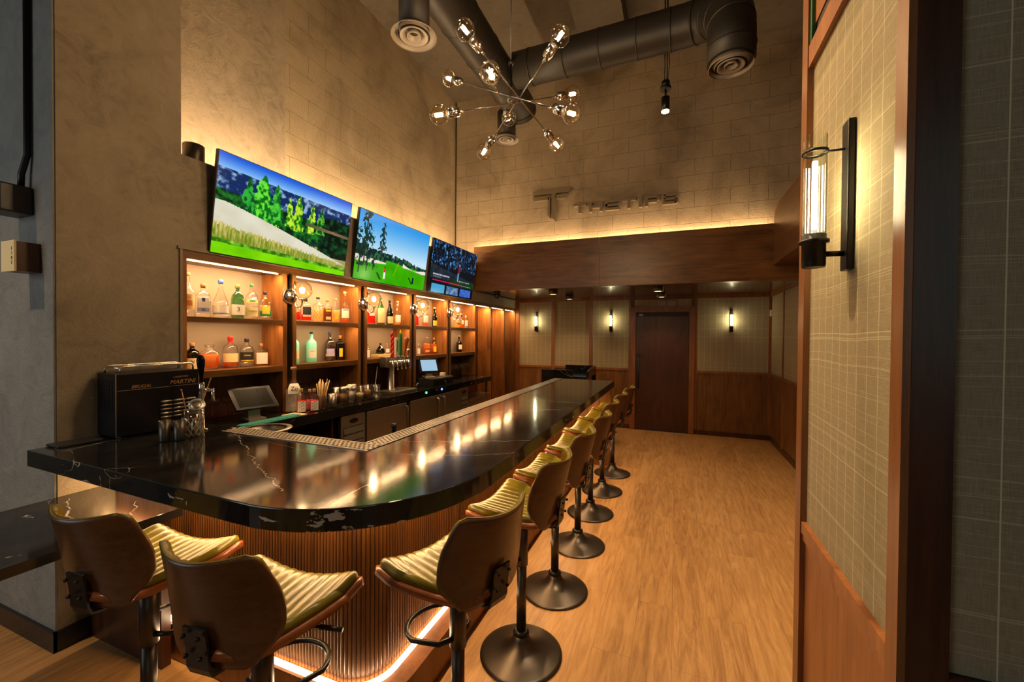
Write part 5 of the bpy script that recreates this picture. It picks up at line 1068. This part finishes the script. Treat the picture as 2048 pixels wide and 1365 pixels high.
def tins(loc, h, r, label):
    t = thing('jigger_tin', label, 'shaker', loc, 0, 'dark tins beside the chiller')
    MB().lathe([(0.001, 0), (r*0.85, 0), (r*0.88, 0.004), (r, h), (r*0.95, h), (r*0.8, 0.006)], (0, 0, 0), 28, caps=False).build('tin_wall', 'bronze', t); return t
tins((-2.405, 1.30, Kb), 0.105, 0.026, 'left dark shaker tin beside the cut mixing glass'); tins((-2.365, 1.345, Kb), 0.10, 0.028, 'right dark shaker tin beside the cut mixing glass')
t = thing('cut_mixing_glass', 'cut crystal mixing glass on the bar in front of the chiller', 'mixing glass', (-2.40, 1.43, Kb))
MB().lathe([(0.001, 0.0), (0.043, 0.0), (0.046, 0.003), (0.047, 0.142), (0.044, 0.142), (0.042, 0.018), (0.001, 0.016)], (0, 0, 0), 36, caps=False).build('glass_wall', 'crystal', t)
dm = MB()
for k in range(12):
    for sg in (-1, 1): dm.tube([(0.0475*math.cos(sg*i*0.13+k*PI/6), 0.0475*math.sin(sg*i*0.13+k*PI/6), 0.006+0.0105*i) for i in range(10)], 0.0013, 4)
dm.build('diamond_cut', 'crystal_edge', t)
t = thing('cocktail_strainer', 'spring cocktail strainer leaning on the rim of the cut mixing glass', 'strainer', (-2.385, 1.44, Kb+0.142))
Q = Matrix.Rotation(R(50), 3, 'Y') @ Matrix.Rotation(R(20), 3, 'X')
m_ = MB(); m_.lathe([(0.001, 0), (0.036, 0), (0.038, 0.002), (0.036, 0.004), (0.001, 0.004)], (0, 0, 0.022), 28, Q, caps=False)
m_.build('plate', 'steel', t)
m_ = MB(); m_.tube([Q @ Vector(((0.032+0.005*math.cos(i*1.7))*math.cos(i*0.12), (0.032+0.005*math.cos(i*1.7))*math.sin(i*0.12), 0.010+0.005*math.sin(i*1.7)))+Vector((0, 0, 0.02)) for i in range(52)], 0.0012, 5); m_.build('coil', 'steel', t)
m_ = MB(); 
for k in range(14): a = 2*PI*k/14; m_.lathe([(0.0001, 0.0045), (0.0035, 0.0045)], Q @ Vector((0.018*math.cos(a), 0.018*math.sin(a), 0))+Vector((0, 0, 0.022)), 8, Q, caps=False)
m_.build('holes', 'black', t)
tag(spoon(None, (-2.395, 1.42, Kb+0.025), (-2.375, 1.505, Kb+0.30), 'cork'), 'twisted brass bar spoon leaning out of the cut mixing glass', 'bar spoon')
tag(spoon(None, (-2.41, 1.425, Kb+0.025), (-2.42, 1.385, Kb+0.25), 'copper'), 'copper bar spoon standing in the cut mixing glass', 'bar spoon')
t = thing('draft_tap', 'tall chrome draft tap with dark blue handle behind the cut mixing glass', 'tap', (-2.50, 1.535, Kb))
MB().lathe([(0.028, 0), (0.028, 0.006), (0.014, 0.01), (0.012, 0.20), (0.015, 0.205), (0.015, 0.26), (0.010, 0.27)], (0, 0, 0), 20).cyl((0, 0, 0.235), (0.06, 0.02, 0.225), 0.009, 12).cyl((0.06, 0.02, 0.235), (0.065, 0.022, 0.17), 0.008, 12).build('tap_body', 'chrome', t)
MB().lat2([(0.007, 0), (0.009, 0.03), (0.019, 0.10), (0.021, 0.13), (0.014, 0.155), (0.001, 0.16)], (0, 0, 0.268), (-0.03, -0.02, 1), 20).build('tap_handle', 'scr', t)
t = thing('hand_sink', 'steel rimmed sink behind the left leg of the bar', 'sink', (-2.40, 1.84, ZB-0.05))
MB().lathe([(0.10, -0.10), (0.13, -0.06), (0.135, -0.004), (0.16, 0.0), (0.16, 0.004), (0.13, 0.004)], (0, 0, 0), 36, caps=False).lathe([(0.001, -0.10), (0.10, -0.10)], (0, 0, 0), 36, caps=False).build('basin', 'steel', t)
MB().box(-0.17, 0.17, -0.135, 0.0, -0.14, -0.12).cyl((0, 0, -0.95), (0, 0, -0.1), 0.03, 14).build('pedestal', 'blk', t)
tag(loft(MB(), [(0.0001, 0), (0.035, 0), (0.036, 0.14), (0.014, 0.20), (0.013, 0.25), (0.0165, 0.252), (0.0165, 0.275), (0.0001, 0.276)], 2).build('dark_bottle', 'blkp', loc=(-1.60, 2.09, 0.78)), 'black bottle top showing above the drip rail from the shelf behind the bar', 'bottle')
tag(MB().box(-1.68, -1.475, 1.9, 2.4, 0.76, 0.779).box(-1.49, -1.475, 1.9, 2.4, 0.70, 0.76).build('speed_rail', 'steel'), 'steel speed rail shelf fixed to the service side of the bar', 'shelf')

# ------------------------------------------------------------------ host stand beyond the bar
t = thing('host_stand', 'black marble host stand with raised rim in front of the back wall', 'host stand', (0, 0, 0))
MB().box(-1.86, -1.20, 6.02, 6.58, 0, 1.0).build('body', 'marble', t)
MB().box(-1.88, -1.40, 5.99, 6.02, 0, 1.095).build('front_panel', 'marble', t)
MB().prism([(5.99, 1.0), (6.60, 1.0), (6.60, 1.135), (6.45, 1.135), (5.99, 1.085)], -1.20, -1.17, 0).build('side_rim', 'marble', t)
MB().box(-1.66, -1.17, 6.58, 6.61, 0, 1.135).build('rear_rim', 'marble', t)

# ------------------------------------------------------------------ devices on the left return wall
YR = 1.074
t = thing('fire_strobe', 'cream fire alarm strobe plate lettered FIRE on the left wall', 'alarm', (-3.05, YR, 1.972))
MB().box(-0.065, 0.062, -0.085, -0.0005, -0.072, 0.072).build('back_box', 'wooddk', t)
MB().rbox(-0.068, 0.066, -0.094, -0.085, -0.076, 0.076, 0.003).build('front_plate', 'cream', t)
for k, c_ in enumerate('FIRE'): text_mb(c_, 0.024, 0.0005, MX, (0.045, -0.0945, 0.034-0.0225*k)).build('lettering', 'ink', t)
t = thing('wall_alarm_box', 'black alarm box with clear lens and conduit on the left wall', 'alarm', (-3.13, YR, 2.27))
MB().rbox(-0.09, 0.075, -0.12, -0.0005, -0.075, 0.065, 0.008).build('housing', 'blkp', t)
MB().sphere((0.02, -0.12, 0.01), 0.028, 20, 10).build('lens', 'glass', t)
t = tag(MB().tube([(-3.10, YR-0.03, 2.335), (-3.095, YR-0.03, 2.40), (-3.075, YR-0.016, 2.50), (-3.07, YR-0.014, ZC)], 0.013, 12).build('conduit_pipe', 'blk'), 'dark conduit pipe running up the left wall from the alarm box', 'pipe')
tag(MB().tube([(XU+0.02, YU-0.02, ZC-0.02), (XU+0.02, YU-0.02, 3.05), (XU+0.035, YU-0.02, 2.95)], 0.007, 8).build('corner_cable', 'bronze'), 'thin dark conduit running down the corner behind the screens', 'pipe')
